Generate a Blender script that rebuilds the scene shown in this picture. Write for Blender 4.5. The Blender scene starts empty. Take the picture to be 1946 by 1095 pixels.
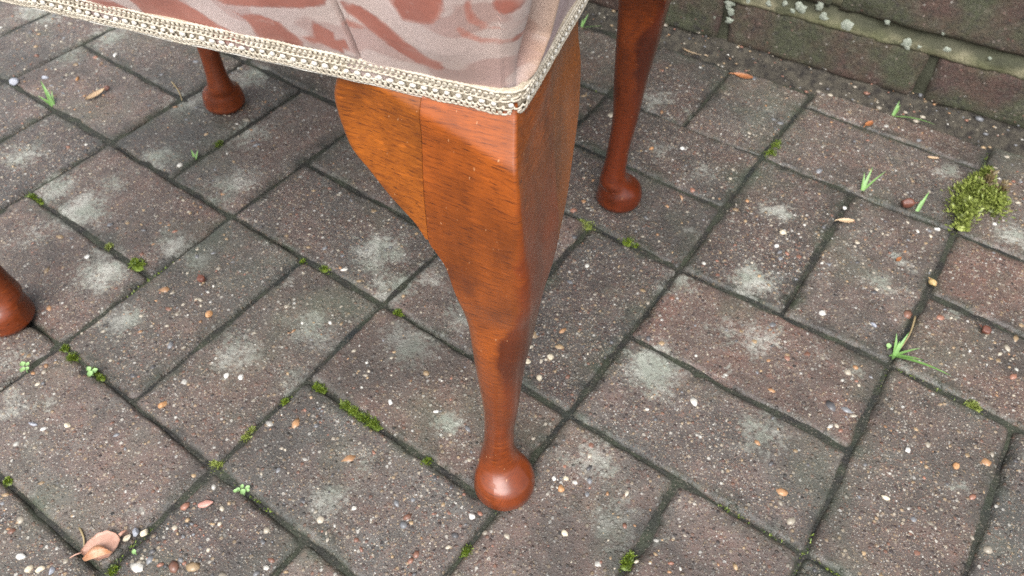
import bpy, math, random
import numpy as np
from mathutils import Matrix, Vector

# ------------------------------------------------------------------ camera
SC = bpy.context.scene
COL = SC.collection
CAM_R = np.array([[0.8179924839750868, 0.5751881084005788, 0.006850993692043561],
                  [0.43836120817970237, -0.6156065969156217, -0.6548801180329608],
                  [-0.3724617394085412, 0.5386902243276713, -0.7557017234915044]])
CAM_C = np.array([0.5523092835232609, -0.30441357845465067, 0.5436992071347359])
FPX, PW, PH = 1472.313, 1946.0, 1095.0
cam = bpy.data.cameras.new('camera')
cam.sensor_fit = 'HORIZONTAL'; cam.sensor_width = 36.0
cam.lens = FPX / PW * 36.0
cam.clip_start = 0.01; cam.clip_end = 500
cam.dof.use_dof = True; cam.dof.focus_distance = 0.42; cam.dof.aperture_fstop = 17.0
camo = bpy.data.objects.new('camera', cam); COL.objects.link(camo)
M = Matrix.Identity(4)
for i in range(3):
    M[i][0] = CAM_R[0][i]; M[i][1] = -CAM_R[1][i]; M[i][2] = -CAM_R[2][i]; M[i][3] = CAM_C[i]
camo.matrix_world = M
SC.camera = camo

# ------------------------------------------------------------------ overcast sky, soft sun, exposure
SUN_EL, SUN_AZ = 53.0, 294.0          # elevation, azimuth of the sun measured from +X towards +Y
world = bpy.data.worlds.new('World'); SC.world = world; world.use_nodes = True
wn = world.node_tree; wn.nodes.clear()
sky = wn.nodes.new('ShaderNodeTexSky'); sky.sky_type = 'NISHITA'; sky.sun_disc = False
sky.sun_elevation = math.radians(SUN_EL); sky.sun_rotation = math.radians(90 - SUN_AZ)
sky.air_density = 1.0; sky.dust_density = 3.0; sky.ozone_density = 1.0
hs = wn.nodes.new('ShaderNodeHueSaturation'); hs.inputs['Saturation'].default_value = 0.21
bgn = wn.nodes.new('ShaderNodeBackground'); bgn.inputs['Strength'].default_value = 0.115
wo = wn.nodes.new('ShaderNodeOutputWorld')
wn.links.new(sky.outputs[0], hs.inputs['Color']); wn.links.new(hs.outputs[0], bgn.inputs['Color'])
wn.links.new(bgn.outputs[0], wo.inputs['Surface'])
sun = bpy.data.lights.new('sun', 'SUN'); sun.energy = 1.4; sun.angle = math.radians(44); sun.color = (1.0, 0.99, 0.975)
suno = bpy.data.objects.new('sun', sun); COL.objects.link(suno)
sd = Vector((math.cos(math.radians(SUN_EL)) * math.cos(math.radians(SUN_AZ)),
             math.cos(math.radians(SUN_EL)) * math.sin(math.radians(SUN_AZ)), math.sin(math.radians(SUN_EL))))
suno.rotation_euler = sd.to_track_quat('Z', 'Y').to_euler()
SC.view_settings.view_transform = 'Standard'; SC.view_settings.look = 'None'
SC.view_settings.gamma = 1.0; SC.view_settings.use_curve_mapping = False
SC.view_settings.exposure = 1.38
SC.cycles.use_denoising = False
SC.cycles.max_bounces = 6

# ------------------------------------------------------------------ helpers
rng = np.random.default_rng(7)
random.seed(7)

def ray(x, y):
    d = CAM_R.T @ np.array([(x - PW / 2) / FPX, (y - PH / 2) / FPX, 1.0])
    return d / np.linalg.norm(d)

def at(x, y, z=0.0):
    """photo pixel -> the place on the level z it shows"""
    d = ray(x, y); t = (z - CAM_C[2]) / d[2]
    return CAM_C + t * d

def _hash(ix, iy, iz, seed):
    n = (ix.astype(np.int64) * 374761393 + iy.astype(np.int64) * 668265263 + iz.astype(np.int64) * 2147483647 + seed * 974711) & 0xffffffff
    n = ((n ^ (n >> 13)) * 1274126177) & 0xffffffff
    n = (n ^ (n >> 16)) & 0xffffffff
    return n / 4294967295.0

def vnoise(x, y, z=0.0, seed=0):
    x, y, z = np.broadcast_arrays(np.asarray(x, float), np.asarray(y, float), np.asarray(z, float))
    ix, iy, iz = np.floor(x), np.floor(y), np.floor(z)
    fx, fy, fz = x - ix, y - iy, z - iz
    fx = fx * fx * (3 - 2 * fx); fy = fy * fy * (3 - 2 * fy); fz = fz * fz * (3 - 2 * fz)
    r = 0
    for dx in (0, 1):
        for dy in (0, 1):
            for dz in (0, 1):
                w = (fx if dx else 1 - fx) * (fy if dy else 1 - fy) * (fz if dz else 1 - fz)
                r = r + w * _hash(ix + dx, iy + dy, iz + dz, seed)
    return r * 2 - 1

def fbm(x, y, z=0.0, seed=0, o=3):
    r = 0; a = 1.0
    for k in range(o):
        r = r + a * vnoise(np.asarray(x) * 2 ** k, np.asarray(y) * 2 ** k, np.asarray(z) * 2 ** k, seed + k * 17); a *= 0.5
    return r

def sstep(a, b, x):
    t = np.clip((x - a) / (b - a), 0, 1); return t * t * (3 - 2 * t)

def mesh_data(name, V, F, smooth=True, attrs=None, mats=None):
    me = bpy.data.meshes.new(name)
    V = np.asarray(V, dtype=np.float32).reshape(-1, 3)
    if isinstance(F, np.ndarray):
        nf, k = F.shape
        me.vertices.add(len(V)); me.vertices.foreach_set('co', V.ravel())
        me.loops.add(nf * k); me.loops.foreach_set('vertex_index', F.astype(np.int32).ravel())
        me.polygons.add(nf); me.polygons.foreach_set('loop_start', np.arange(0, nf * k, k, dtype=np.int32))
        me.update(calc_edges=True); me.validate()
    else:
        me.from_pydata(V.tolist(), [], F); me.update()
    me.polygons.foreach_set('use_smooth', np.full(len(me.polygons), smooth, dtype=bool))
    for k_, a in (attrs or {}).items():
        at_ = me.attributes.new(k_, 'FLOAT', 'POINT'); at_.data.foreach_set('value', np.asarray(a, dtype=np.float32))
    return me

def link(name, me, mat=None, parent=None):
    if me is not None and mat is not None and not me.materials: me.materials.append(mat)
    o = bpy.data.objects.new(name, me); COL.objects.link(o)
    if parent is not None: o.parent = parent
    return o

def obj(name, V, F, mat, parent=None, smooth=True, attrs=None):
    return link(name, mesh_data(name, V, F, smooth, attrs), mat, parent)

def tag(o, label=None, cat=None, group=None, kind=None):
    if label: o['label'] = label
    if cat: o['category'] = cat
    if group: o['group'] = group
    if kind: o['kind'] = kind
    return o

def empty(name, loc, rz=0.0):
    o = bpy.data.objects.new(name, None); COL.objects.link(o)
    o.location = loc; o.rotation_euler = (0, 0, rz); o.empty_display_size = 0.02
    return o

def gridfaces(n, m, wrap=False, off=0):
    """quads of an n x m vertex grid (row-major); wrap closes the second axis"""
    i = np.arange(n - 1)[:, None]; mm = m if wrap else m - 1
    j = np.arange(mm)[None, :]
    a = i * m + j; b = i * m + (j + 1) % m
    return np.stack([a, b, b + m, a + m], -1).reshape(-1, 4) + off

# ------------------------------------------------------------------ material helper
class NT:
    def __init__(s, name):
        s.m = bpy.data.materials.new(name); s.m.use_nodes = True
        s.t = s.m.node_tree; s.b = s.t.nodes['Principled BSDF']
    def n(s, typ, **kw):
        nd = s.t.nodes.new(typ)
        for k, v in kw.items(): setattr(nd, k, v)
        return nd
    def set(s, sock, v):
        if hasattr(v, 'is_output'): s.t.links.new(v, sock)
        else: sock.default_value = v
    def math(s, op, a, b=0.0, c=0.0, clamp=False):
        nd = s.n('ShaderNodeMath', operation=op, use_clamp=clamp)
        s.set(nd.inputs[0], a); s.set(nd.inputs[1], b); s.set(nd.inputs[2], c)
        return nd.outputs[0]
    def mix(s, f, a, b, typ='MIX'):
        nd = s.n('ShaderNodeMix', data_type='RGBA', blend_type=typ)
        s.set(nd.inputs['Factor'], f)
        s.set(nd.inputs[6], a if hasattr(a, 'is_output') else (*a, 1)); s.set(nd.inputs[7], b if hasattr(b, 'is_output') else (*b, 1))
        return nd.outputs[2]
    def noise(s, vec, scale, detail=3, rough=0.55, dist=0.0, out='Fac'):
        nd = s.n('ShaderNodeTexNoise'); s.set(nd.inputs['Vector'], vec)
        nd.inputs['Scale'].default_value = scale; nd.inputs['Detail'].default_value = detail
        nd.inputs['Roughness'].default_value = rough; nd.inputs['Distortion'].default_value = dist
        return nd.outputs[out]
    def vor(s, vec, scale, feature='F1', rand=1.0):
        nd = s.n('ShaderNodeTexVoronoi', feature=feature); s.set(nd.inputs['Vector'], vec)
        nd.inputs['Scale'].default_value = scale; nd.inputs['Randomness'].default_value = rand
        return nd
    def ramp(s, f, stops, interp='LINEAR'):
        nd = s.n('ShaderNodeValToRGB'); s.set(nd.inputs[0], f); r = nd.color_ramp; r.interpolation = interp
        while len(r.elements) < len(stops): r.elements.new(0.5)
        for e, (p, c) in zip(r.elements, stops):
            e.position = p; e.color = (*c, 1) if len(c) == 3 else c
        return nd.outputs[0]
    def rmap(s, v, a, b, c=0.0, d=1.0):
        nd = s.n('ShaderNodeMapRange'); s.set(nd.inputs[0], v)
        for i, q in enumerate((a, b, c, d)): nd.inputs[i + 1].default_value = q
        return nd.outputs[0]
    def attr(s, name):
        nd = s.n('ShaderNodeAttribute', attribute_name=name); return nd.outputs['Fac']
    def pos(s): return s.n('ShaderNodeNewGeometry').outputs['Position']
    def objc(s): return s.n('ShaderNodeTexCoord').outputs['Object']
    def rnd(s): return s.n('ShaderNodeObjectInfo').outputs['Random']
    def island(s): return s.n('ShaderNodeNewGeometry').outputs['Random Per Island']
    def mapping(s, vec, scale=(1, 1, 1), rot=(0, 0, 0), loc=(0, 0, 0)):
        nd = s.n('ShaderNodeMapping'); s.set(nd.inputs[0], vec)
        s.set(nd.inputs['Location'], loc); nd.inputs['Rotation'].default_value = rot; nd.inputs['Scale'].default_value = scale
        return nd.outputs[0]
    def sep(s, vec):
        nd = s.n('ShaderNodeSeparateXYZ'); s.set(nd.inputs[0], vec); return nd.outputs
    def comb(s, x, y, z):
        nd = s.n('ShaderNodeCombineXYZ'); s.set(nd.inputs[0], x); s.set(nd.inputs[1], y); s.set(nd.inputs[2], z); return nd.outputs[0]
    def vadd(s, a, b):
        nd = s.n('ShaderNodeVectorMath', operation='ADD'); s.set(nd.inputs[0], a); s.set(nd.inputs[1], b); return nd.outputs[0]
    def vscale(s, a, k):
        nd = s.n('ShaderNodeVectorMath', operation='SCALE'); s.set(nd.inputs[0], a); s.set(nd.inputs['Scale'], k); return nd.outputs[0]
    def bump(s, h, dist, strength=1.0, normal=None):
        nd = s.n('ShaderNodeBump'); s.set(nd.inputs['Height'], h); nd.inputs['Distance'].default_value = dist
        nd.inputs['Strength'].default_value = strength
        if normal is not None: s.set(nd.inputs['Normal'], normal)
        return nd.outputs[0]
    def done(s, color=None, rough=None, normal=None, **kw):
        if color is not None: s.set(s.b.inputs['Base Color'], color if hasattr(color, 'is_output') else (*color, 1))
        if rough is not None: s.set(s.b.inputs['Roughness'], rough)
        if normal is not None: s.set(s.b.inputs['Normal'], normal)
        for k, v in kw.items(): s.set(s.b.inputs[k.replace('_', ' ')], v)
        return s.m

def mat_paver():
    t = NT('paver_concrete'); p = t.pos()
    pr = t.vadd(p, t.vscale(t.comb(1.0, 0.37, 0.11), t.math('MULTIPLY', t.rnd(), 9.0)))
    big = t.rmap(t.noise(pr, 16, 3), 0.36, 0.66)
    col = t.mix(big, (0.146, 0.102, 0.090), (0.114, 0.108, 0.100))
    col = t.mix(t.rmap(t.noise(pr, 55, 4, 0.65), 0.38, 0.68), col, (0.076, 0.065, 0.060))
    col = t.mix(t.rmap(t.noise(pr, 95, 3, 0.6), 0.60, 0.75, 0, 0.5), col, (0.22, 0.125, 0.095))
    tint = t.ramp(t.rnd(), [(0, (0.60, 0.62, 0.63)), (0.3, (1.0, 1.02, 1.0)), (0.6, (1.30, 1.18, 1.12)), (0.8, (0.80, 0.86, 0.82)), (1, (1.25, 0.98, 0.90))])
    col = t.mix(1.0, col, tint, 'MULTIPLY')
    hgt = None
    # sand and fine grit of the mix, three sizes of grain
    for sc, lo, amount in ((1050, 0.40, 0.85), (560, 0.55, 0.88), (290, 0.74, 0.90)):
        v = t.vor(pr, sc); r = t.sep(v.outputs['Color'])
        here = t.rmap(r[0], lo, lo + 0.02)
        inside = t.rmap(v.outputs['Distance'], 0.50, 0.30)
        m = t.math('MULTIPLY', here, inside)
        g = t.ramp(r[1], [(0.0, (0.028, 0.026, 0.028)), (0.22, (0.075, 0.05, 0.045)), (0.42, (0.21, 0.105, 0.07)), (0.58, (0.17, 0.155, 0.14)),
                          (0.72, (0.33, 0.23, 0.135)), (0.87, (0.36, 0.32, 0.26)), (1.0, (0.54, 0.52, 0.48))])
        col = t.mix(t.math('MULTIPLY', m, amount), col, g)
        h = t.math('MULTIPLY', m, 300.0 / sc)
        hgt = h if hgt is None else t.math('ADD', hgt, h)
    # grime and algae towards the joints, by the painted edge mask
    ed = t.attr('edge')
    gn = t.noise(p, 70, 4, 0.65)
    gm = t.math('MULTIPLY', ed, t.rmap(gn, 0.30, 0.60), clamp=True)
    col = t.mix(t.math('MULTIPLY', gm, 0.85), col, t.mix(t.rmap(t.noise(p, 23), 0.42, 0.6), (0.022, 0.024, 0.021), (0.034, 0.046, 0.028)))
    # lichen
    li = t.attr('lichen')
    ln = t.noise(p, 240, 4, 0.75); ln2 = t.noise(p, 60, 3, 0.6)
    lm = t.rmap(t.math('ADD', li, t.math('ADD', t.math('MULTIPLY', t.math('SUBTRACT', ln, 0.5), 2.0), t.math('MULTIPLY', t.math('SUBTRACT', ln2, 0.5), 1.1))), 0.22, 0.98)
    lm = t.math('MULTIPLY', lm, t.rmap(li, 0.04, 0.25))
    lc = t.mix(t.rmap(t.noise(p, 33), 0.4, 0.6), (0.43, 0.425, 0.375), (0.28, 0.30, 0.25))
    col = t.mix(t.math('MULTIPLY', lm, 0.85), col, lc)
    col = t.mix(t.rmap(t.noise(p, 6, 4, 0.65), 0.48, 0.64, 0, 0.6), col, (0.042, 0.041, 0.037))
    # faint green film
    col = t.mix(t.rmap(t.noise(p, 9, 3, 0.6), 0.53, 0.72, 0, 0.42), col, (0.095, 0.115, 0.08))
    rough = t.rmap(t.noise(p, 40, 3), 0.35, 0.65, 0.22, 0.50)
    n1 = t.bump(t.noise(p, 900, 3, 0.7), 0.0007, 0.75)
    n2 = t.bump(hgt, 0.0009, 0.8, n1)
    return t.done(col, rough, n2, Specular_IOR_Level=0.5)

def mat_chip():
    t = NT('aggregate_stone'); r = t.island()
    r2 = t.math('FRACT', t.math('MULTIPLY', r, 47.31))
    c = t.ramp(r, [(0, (0.52, 0.50, 0.45)), (0.10, (0.42, 0.37, 0.29)), (0.24, (0.33, 0.23, 0.13)), (0.44, (0.36, 0.195, 0.095)), (0.52, (0.26, 0.12, 0.08)),
                   (0.62, (0.17, 0.175, 0.185)), (0.76, (0.075, 0.075, 0.08)), (0.86, (0.33, 0.29, 0.23)), (1, (0.50, 0.47, 0.43))], 'CONSTANT')
    k = t.rmap(r2, 0, 1, 0.62, 1.2)
    c = t.mix(1.0, c, t.comb(k, k, k), 'MULTIPLY')
    c = t.mix(t.rmap(t.noise(t.pos(), 800, 2), 0.4, 0.7, 0, 0.4), c, (0.12, 0.10, 0.085))
    return t.done(c, 0.32)

def mat_soil():
    t = NT('joint_soil'); p = t.pos()
    c = t.mix(t.rmap(t.noise(p, 30, 4, 0.7), 0.4, 0.62), (0.018, 0.016, 0.014), (0.036, 0.042, 0.024))
    c = t.mix(t.rmap(t.noise(p, 14, 3), 0.55, 0.7, 0, 0.8), c, (0.010, 0.013, 0.014))
    v = t.vor(p, 700); r = t.sep(v.outputs['Color'])
    c = t.mix(t.math('MULTIPLY', t.rmap(r[0], 0.80, 0.82), t.rmap(v.outputs['Distance'], 0.45, 0.3)), c, (0.13, 0.11, 0.085))
    return t.done(c, 0.6, t.bump(t.noise(p, 420, 4, 0.7), 0.003, 0.8))

def mat_wood(name, lighter, heart, grain_axis='leg'):
    """stained beech: golden sapwood and redder heartwood, growth rings where the carving cuts them, short dark pores, flecks, dings"""
    t = NT(name); o = t.objc()
    off = t.math('MULTIPLY', t.rnd(), 0.35)
    blk = grain_axis != 'leg'
    x, y, z = t.sep(o)[0:3]
    if blk:
        fib = t.mapping(o, (0.07, 0.5, 1), (0, math.radians(-14), 0))
        fleck = t.mapping(o, (0.26, 0.5, 1), (0, math.radians(-20), 0))
    else:
        fib = t.mapping(o, (0.07, 0.10, 1), (math.radians(4), math.radians(12), 0))
        fleck = t.mapping(o, (0.20, 0.20, 1), (0, math.radians(8), 0))
    fine = t.noise(fib, 900, 3, 0.7)
    pores = t.noise(fib, 1750, 2, 0.6)
    blot = t.noise(t.mapping(o, (1, 1, 0.5), (0.1, 0.15, 0), t.comb(off, 0.3, off)), 24, 4, 0.62)
    c = t.mix(t.rmap(blot, 0.34, 0.60), tuple(k * 0.42 for k in lighter), lighter)
    if not blk:
        # heartwood lies on the outer-end side of the leg, its border wandering across the front of the shaft
        xb = t.math('ADD', t.ramp(t.math('MULTIPLY', z, 2.8), [(0.0, (0.5, 0.5, 0.5)), (0.25, (0.46, 0.46, 0.46)), (0.40, (0.50, 0.50, 0.50)), (0.54, (0.56, 0.56, 0.56)), (0.63, (0.34, 0.34, 0.34)), (1.0, (0.30, 0.30, 0.30))]), -0.44)
        wob = t.math('MULTIPLY', t.math('SUBTRACT', t.noise(o, 70, 3), 0.5), 0.012)
        hm = t.rmap(t.math('ADD', t.math('SUBTRACT', t.math('MULTIPLY', xb, 0.075), x), wob), -0.0022, 0.0022)
        hc = t.mix(t.rmap(t.noise(t.mapping(o, (1, 1, 0.4)), 40, 3), 0.35, 0.62), tuple(k * 0.62 for k in heart), heart)
        # nested arcs where the rings run out of the surface: down the shaft (U) and over the end face
        u = t.math('SUBTRACT', x, 0.0065); u2 = t.math('MULTIPLY', t.math('MULTIPLY', u, u), 190.0)
        n_ = t.math('MULTIPLY', t.noise(o, 60, 3), 0.015)
        arc = t.math('FRACT', t.math('MULTIPLY', t.math('ADD', t.math('SUBTRACT', z, u2), n_), 185.0))
        v = t.math('SUBTRACT', y, 0.012); v2 = t.math('MULTIPLY', t.math('MULTIPLY', v, v), 26.0)
        arc2 = t.math('FRACT', t.math('MULTIPLY', t.math('ADD', t.math('ADD', z, v2), n_), 62.0))
        low = t.rmap(z, 0.235, 0.215)
        arcs = t.math('ADD', t.math('MULTIPLY', t.math('POWER', arc, 5.0), low), t.math('MULTIPLY', t.math('POWER', arc2, 6.0), t.math('MULTIPLY', t.math('SUBTRACT', 1.0, low), 0.45)))
        hc = t.mix(t.math('MULTIPLY', arcs, 0.75), hc, tuple(k * 0.30 for k in heart))
        dk = t.math('MULTIPLY', t.rmap(z, 0.130, 0.165), t.rmap(z, 0.225, 0.195))
        hc = t.mix(t.math('MULTIPLY', dk, 0.75), hc, tuple(k * 0.32 for k in heart))
        c = t.mix(t.rmap(z, 0.19, 0.08, 0, 0.9), c, t.mix(t.rmap(t.noise(t.mapping(o, (1, 1, 0.25)), 60, 3), 0.35, 0.65), tuple(k * 0.62 for k in heart), heart))
        c = t.mix(hm, c, hc)
        keep = t.math('SUBTRACT', 1.0, t.math('MULTIPLY', hm, 0.75))
    else:
        keep = 1.0
    c = t.mix(t.math('MULTIPLY', t.rmap(fine, 0.46, 0.68, 0, 0.60), keep), c, (0.11, 0.024, 0.004))
    c = t.mix(t.math('MULTIPLY', t.rmap(pores, 0.57, 0.68, 0, 0.82), keep), c, (0.045, 0.010, 0.003))
    c = t.mix(t.math('MULTIPLY', t.rmap(t.noise(fleck, 420, 2, 0.5), 0.60, 0.74, 0, 0.55 if blk else 0.28), keep), c, tuple(min(1, k * 1.5) for k in lighter))
    # old dark patches rubbed into the stain, darkest under the braid and in the seam
    c = t.mix(t.rmap(t.noise(t.mapping(o, (1, 1, 0.6)), 38, 3, 0.55), 0.60, 0.76, 0, 0.6), c, (0.055, 0.014, 0.006))
    # scratches and dings
    scr = t.rmap(t.noise(t.mapping(o, (1, 0.25, 0.5), (0.6, 0.3, 0.9)), 560, 1), 0.765, 0.785, 0, 0.55)
    c = t.mix(scr, c, (0.55, 0.30, 0.15))
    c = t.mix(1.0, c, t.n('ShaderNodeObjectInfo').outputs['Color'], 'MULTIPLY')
    rough = t.rmap(t.noise(o, 60, 3), 0.3, 0.7, 0.30, 0.42)
    nb = t.bump(t.math('ADD', fine, t.math('MULTIPLY', pores, 0.8)), 0.0003, 0.45)
    cn = t.bump(t.noise(o, 90, 3), 0.0006, 0.15, t.bump(pores, 0.00015, 0.3))
    m = t.done(c, rough, nb, Coat_Weight=0.75, Coat_Roughness=t.rmap(t.noise(o, 35, 3), 0.3, 0.7, 0.23, 0.33), Coat_IOR=1.5, Specular_IOR_Level=0.15)
    t.set(t.b.inputs['Coat Normal'], cn)
    return m

def mat_fabric():
    t = NT('damask_fabric'); o = t.objc()
    d = t.attr('damask'); pale = t.attr('fold')
    x, y, z = t.sep(o)[0:3]
    # ribs of the ground weave run diagonally over the panel; fuzz their meeting with the satin leaves
    rib = t.math('SINE', t.math('ADD', t.math('MULTIPLY', t.math('ADD', t.math('ADD', x, y), t.math('MULTIPLY', z, 0.38)), 9800.0), t.math('MULTIPLY', t.noise(o, 45, 2), 4.0)))
    edge_n = t.math('MULTIPLY', t.math('SUBTRACT', t.noise(o, 330, 3, 0.7), 0.5), 0.0016)
    edge_r = t.math('MULTIPLY', rib, 0.0005)
    leaf = t.rmap(t.math('ADD', t.math('ADD', d, edge_n), edge_r), -0.00025, 0.00035)
    # satin veins and hatching inside leaves
    hatch = t.rmap(t.noise(t.mapping(o, (1, 1, 2.2), (0, math.radians(25), 0)), 75, 3, 0.6), 0.60, 0.72, 0, 0.6)
    leaf = t.math('MULTIPLY', leaf, t.math('SUBTRACT', 1.0, t.math('MULTIPLY', hatch, t.rmap(rib, -0.2, 0.3))))
    # combed edges: the satin breaks up into single threads towards the rim of a leaf
    fr = t.math('MULTIPLY', t.rmap(d, 0.0003, 0.0021, 1, 0), t.rmap(t.noise(o, 55, 2), 0.46, 0.56))
    leaf = t.math('MULTIPLY', leaf, t.math('SUBTRACT', 1.0, t.math('MULTIPLY', fr, t.rmap(rib, -0.25, 0.1))))
    ground = t.mix(t.rmap(rib, -0.6, 0.6), (0.22, 0.140, 0.122), (0.54, 0.435, 0.38))
    ground = t.mix(t.rmap(t.noise(o, 22, 3), 0.4, 0.7, 0, 0.5), ground, (0.40, 0.295, 0.285))
    satin = t.mix(t.rmap(t.noise(o, 40, 3), 0.35, 0.7), (0.225, 0.072, 0.049), (0.29, 0.108, 0.078))
    c = t.mix(leaf, ground, satin)
    # half-tone satin: leaf colour showing between every other rib
    half = t.math('MULTIPLY', t.rmap(t.noise(t.mapping(o, (1, 1, 1.6), (0, math.radians(-32), 0)), 32, 2, 0.45), 0.52, 0.56), t.rmap(rib, -0.3, 0.3))
    c = t.mix(t.math('MULTIPLY', half, 0.55), c, satin)
    c = t.mix(pale, c, t.mix(t.rmap(rib, -0.5, 0.5), (0.33, 0.21, 0.215), (0.45, 0.32, 0.325)))
    c = t.mix(t.attr('worn'), c, (0.36, 0.22, 0.13))
    nb = t.bump(t.math('MULTIPLY', rib, t.math('SUBTRACT', 1.0, t.math('MULTIPLY', leaf, 0.8))), 0.00022, 0.6)
    nb = t.bump(t.noise(o, 60, 3), 0.003, 0.3, nb)
    rough = t.rmap(leaf, 0, 1, 0.68, 0.45)
    return t.done(c, rough, nb, Sheen_Weight=0.15)

def simple(name, c1, c2, scale=60, rough=0.6, bump=0.0, coord='pos', **kw):
    t = NT(name); p = t.pos() if coord == 'pos' else t.objc()
    f = t.noise(p, scale, 4, 0.65)
    col = t.mix(t.rmap(f, 0.35, 0.65), c1, c2)
    nb = t.bump(t.noise(p, scale * 5, 4, 0.7), bump, 0.8) if bump else None
    return t.done(col, rough, nb, **kw)

def mat_wallbrick():
    t = NT('wall_brick'); p = t.pos()
    c = t.mix(t.rmap(t.noise(p, 22, 4, 0.65), 0.36, 0.64), (0.070, 0.040, 0.034), (0.100, 0.058, 0.042))
    c = t.mix(t.rmap(t.noise(p, 14, 4, 0.6), 0.42, 0.60), c, (0.062, 0.066, 0.034))
    c = t.mix(t.rmap(t.noise(p, 70, 4, 0.7), 0.55, 0.75, 0, 0.7), c, (0.14, 0.13, 0.095))
    c = t.mix(t.rmap(t.noise(p, 48, 3, 0.6), 0.62, 0.72, 0, 0.85), c, (0.025, 0.020, 0.022))
    v = t.vor(p, 260); r = t.sep(v.outputs['Color'])
    m = t.math('MULTIPLY', t.rmap(r[0], 0.90, 0.91), t.rmap(v.outputs['Distance'], 0.42, 0.25))
    c = t.mix(t.math('MULTIPLY', m, 0.7), c, t.mix(r[1], (0.38, 0.37, 0.33), (0.2, 0.07, 0.045)))
    c = t.mix(t.rmap(t.noise(p, 210, 4, 0.8), 0.46, 0.66, 0, 0.75), c, (0.030, 0.027, 0.022))
    c = t.mix(t.rmap(t.noise(p, 330, 3, 0.8), 0.56, 0.72, 0, 0.6), c, (0.17, 0.15, 0.11))
    n1 = t.bump(t.noise(p, 240, 5, 0.8), 0.0045, 0.9)
    return t.done(c, t.rmap(t.noise(p, 30), 0.3, 0.7, 0.5, 0.8), n1)

def mat_mortar():
    t = NT('lime_mortar'); p = t.pos()
    c = t.mix(t.rmap(t.noise(p, 26, 4, 0.65), 0.38, 0.62), (0.205, 0.185, 0.115), (0.105, 0.105, 0.050))
    c = t.mix(t.rmap(t.noise(p, 60, 4, 0.7), 0.46, 0.62, 0, 0.85), c, (0.060, 0.062, 0.030))
    c = t.mix(t.math('MINIMUM', t.attr('damp'), 1.0), c, (0.034, 0.035, 0.019))  # darker mortar tone where the joint mask is high
    return t.done(c, 0.8, t.bump(t.noise(p, 260, 4, 0.75), 0.003, 0.8))

MAT = dict(
    paver=mat_paver(), chip=mat_chip(), soil=mat_soil(),
    wood=mat_wood('stained_beech', (0.290, 0.066, 0.007), (0.195, 0.036, 0.006)),
    wood_block=mat_wood('stained_beech_block', (0.295, 0.078, 0.007), (0.2, 0.04, 0.005), 'block'),
    fabric=mat_fabric(), brick=mat_wallbrick(), mortar=mat_mortar(),
    haunch=simple('haunch_grit', (0.022, 0.018, 0.015), (0.095, 0.082, 0.060), 110, 0.7, 0.006),
    cord=simple('cotton_cord', (0.42, 0.365, 0.28), (0.56, 0.50, 0.41), 300, 0.75, 0.0003, 'obj'),
    pearl=simple('white_cotton', (0.52, 0.49, 0.43), (0.66, 0.63, 0.57), 900, 0.6, 0.0003, 'obj'),
    backing=simple('braid_backing', (0.36, 0.30, 0.21), (0.50, 0.43, 0.33), 500, 0.85, 0.0004, 'obj'),
    lining=simple('black_lining', (0.015, 0.015, 0.016), (0.03, 0.03, 0.03), 200, 0.9, 0.0005, 'obj'),
    lichen=simple('lichen_crust', (0.19, 0.215, 0.165), (0.34, 0.36, 0.30), 300, 0.8, 0.0012),
)
def mat_leafy(name, c1, c2, rough=0.5, sss=0.0, spread=0.5):
    t = NT(name); r = t.island()
    c = t.mix(r, c1, c2)
    c = t.mix(t.rmap(t.noise(t.pos(), 120, 3), 0.35, 0.65, 0, spread), c, tuple(k * 0.45 for k in c1))
    return t.done(c, rough)
MAT['moss'] = mat_leafy('moss_green', (0.045, 0.085, 0.010), (0.22, 0.29, 0.025))
MAT['moss_dry'] = mat_leafy('moss_olive', (0.12, 0.16, 0.022), (0.38, 0.43, 0.11))
MAT['moss_dead'] = mat_leafy('moss_brown', (0.10, 0.07, 0.03), (0.2, 0.15, 0.07))
MAT['grass'] = mat_leafy('grass_green', (0.10, 0.22, 0.05), (0.20, 0.36, 0.10), 0.42, 0, 0.3)
MAT['seedling'] = mat_leafy('seedling_green', (0.20, 0.38, 0.12), (0.34, 0.50, 0.22), 0.45, 0, 0.2)
MAT['straw'] = mat_leafy('dry_straw', (0.30, 0.22, 0.11), (0.42, 0.33, 0.18), 0.6)
MAT['leaf_pink'] = simple('fallen_leaf', (0.36, 0.19, 0.135), (0.46, 0.27, 0.20), 90, 0.42, 0.0005, 'obj')
MAT['leaf_tan'] = simple('dry_tan_leaf', (0.42, 0.28, 0.16), (0.55, 0.42, 0.28), 110, 0.5, 0.0005, 'obj')
MAT['leaf_brown'] = simple('brown_leaf', (0.24, 0.085, 0.03), (0.36, 0.15, 0.06), 130, 0.45, 0.0005, 'obj')
MAT['seed'] = simple('seed_husk', (0.09, 0.032, 0.02), (0.16, 0.06, 0.04), 200, 0.35, 0.0004, 'obj')
MAT['bud'] = simple('pale_bud', (0.42, 0.24, 0.12), (0.50, 0.40, 0.16), 200, 0.45, 0.0004, 'obj')
MAT['peb_white'] = simple('white_pebble', (0.50, 0.48, 0.44), (0.64, 0.63, 0.60), 160, 0.35, 0.0004, 'obj')
MAT['peb_cream'] = simple('cream_pebble', (0.46, 0.39, 0.28), (0.60, 0.54, 0.42), 160, 0.38, 0.0004, 'obj')
MAT['peb_grey'] = simple('grey_pebble', (0.24, 0.25, 0.29), (0.36, 0.37, 0.40), 160, 0.35, 0.0004, 'obj')
MAT['peb_pink'] = simple('pink_pebble', (0.42, 0.20, 0.16), (0.50, 0.27, 0.22), 160, 0.4, 0.0004, 'obj')
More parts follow.
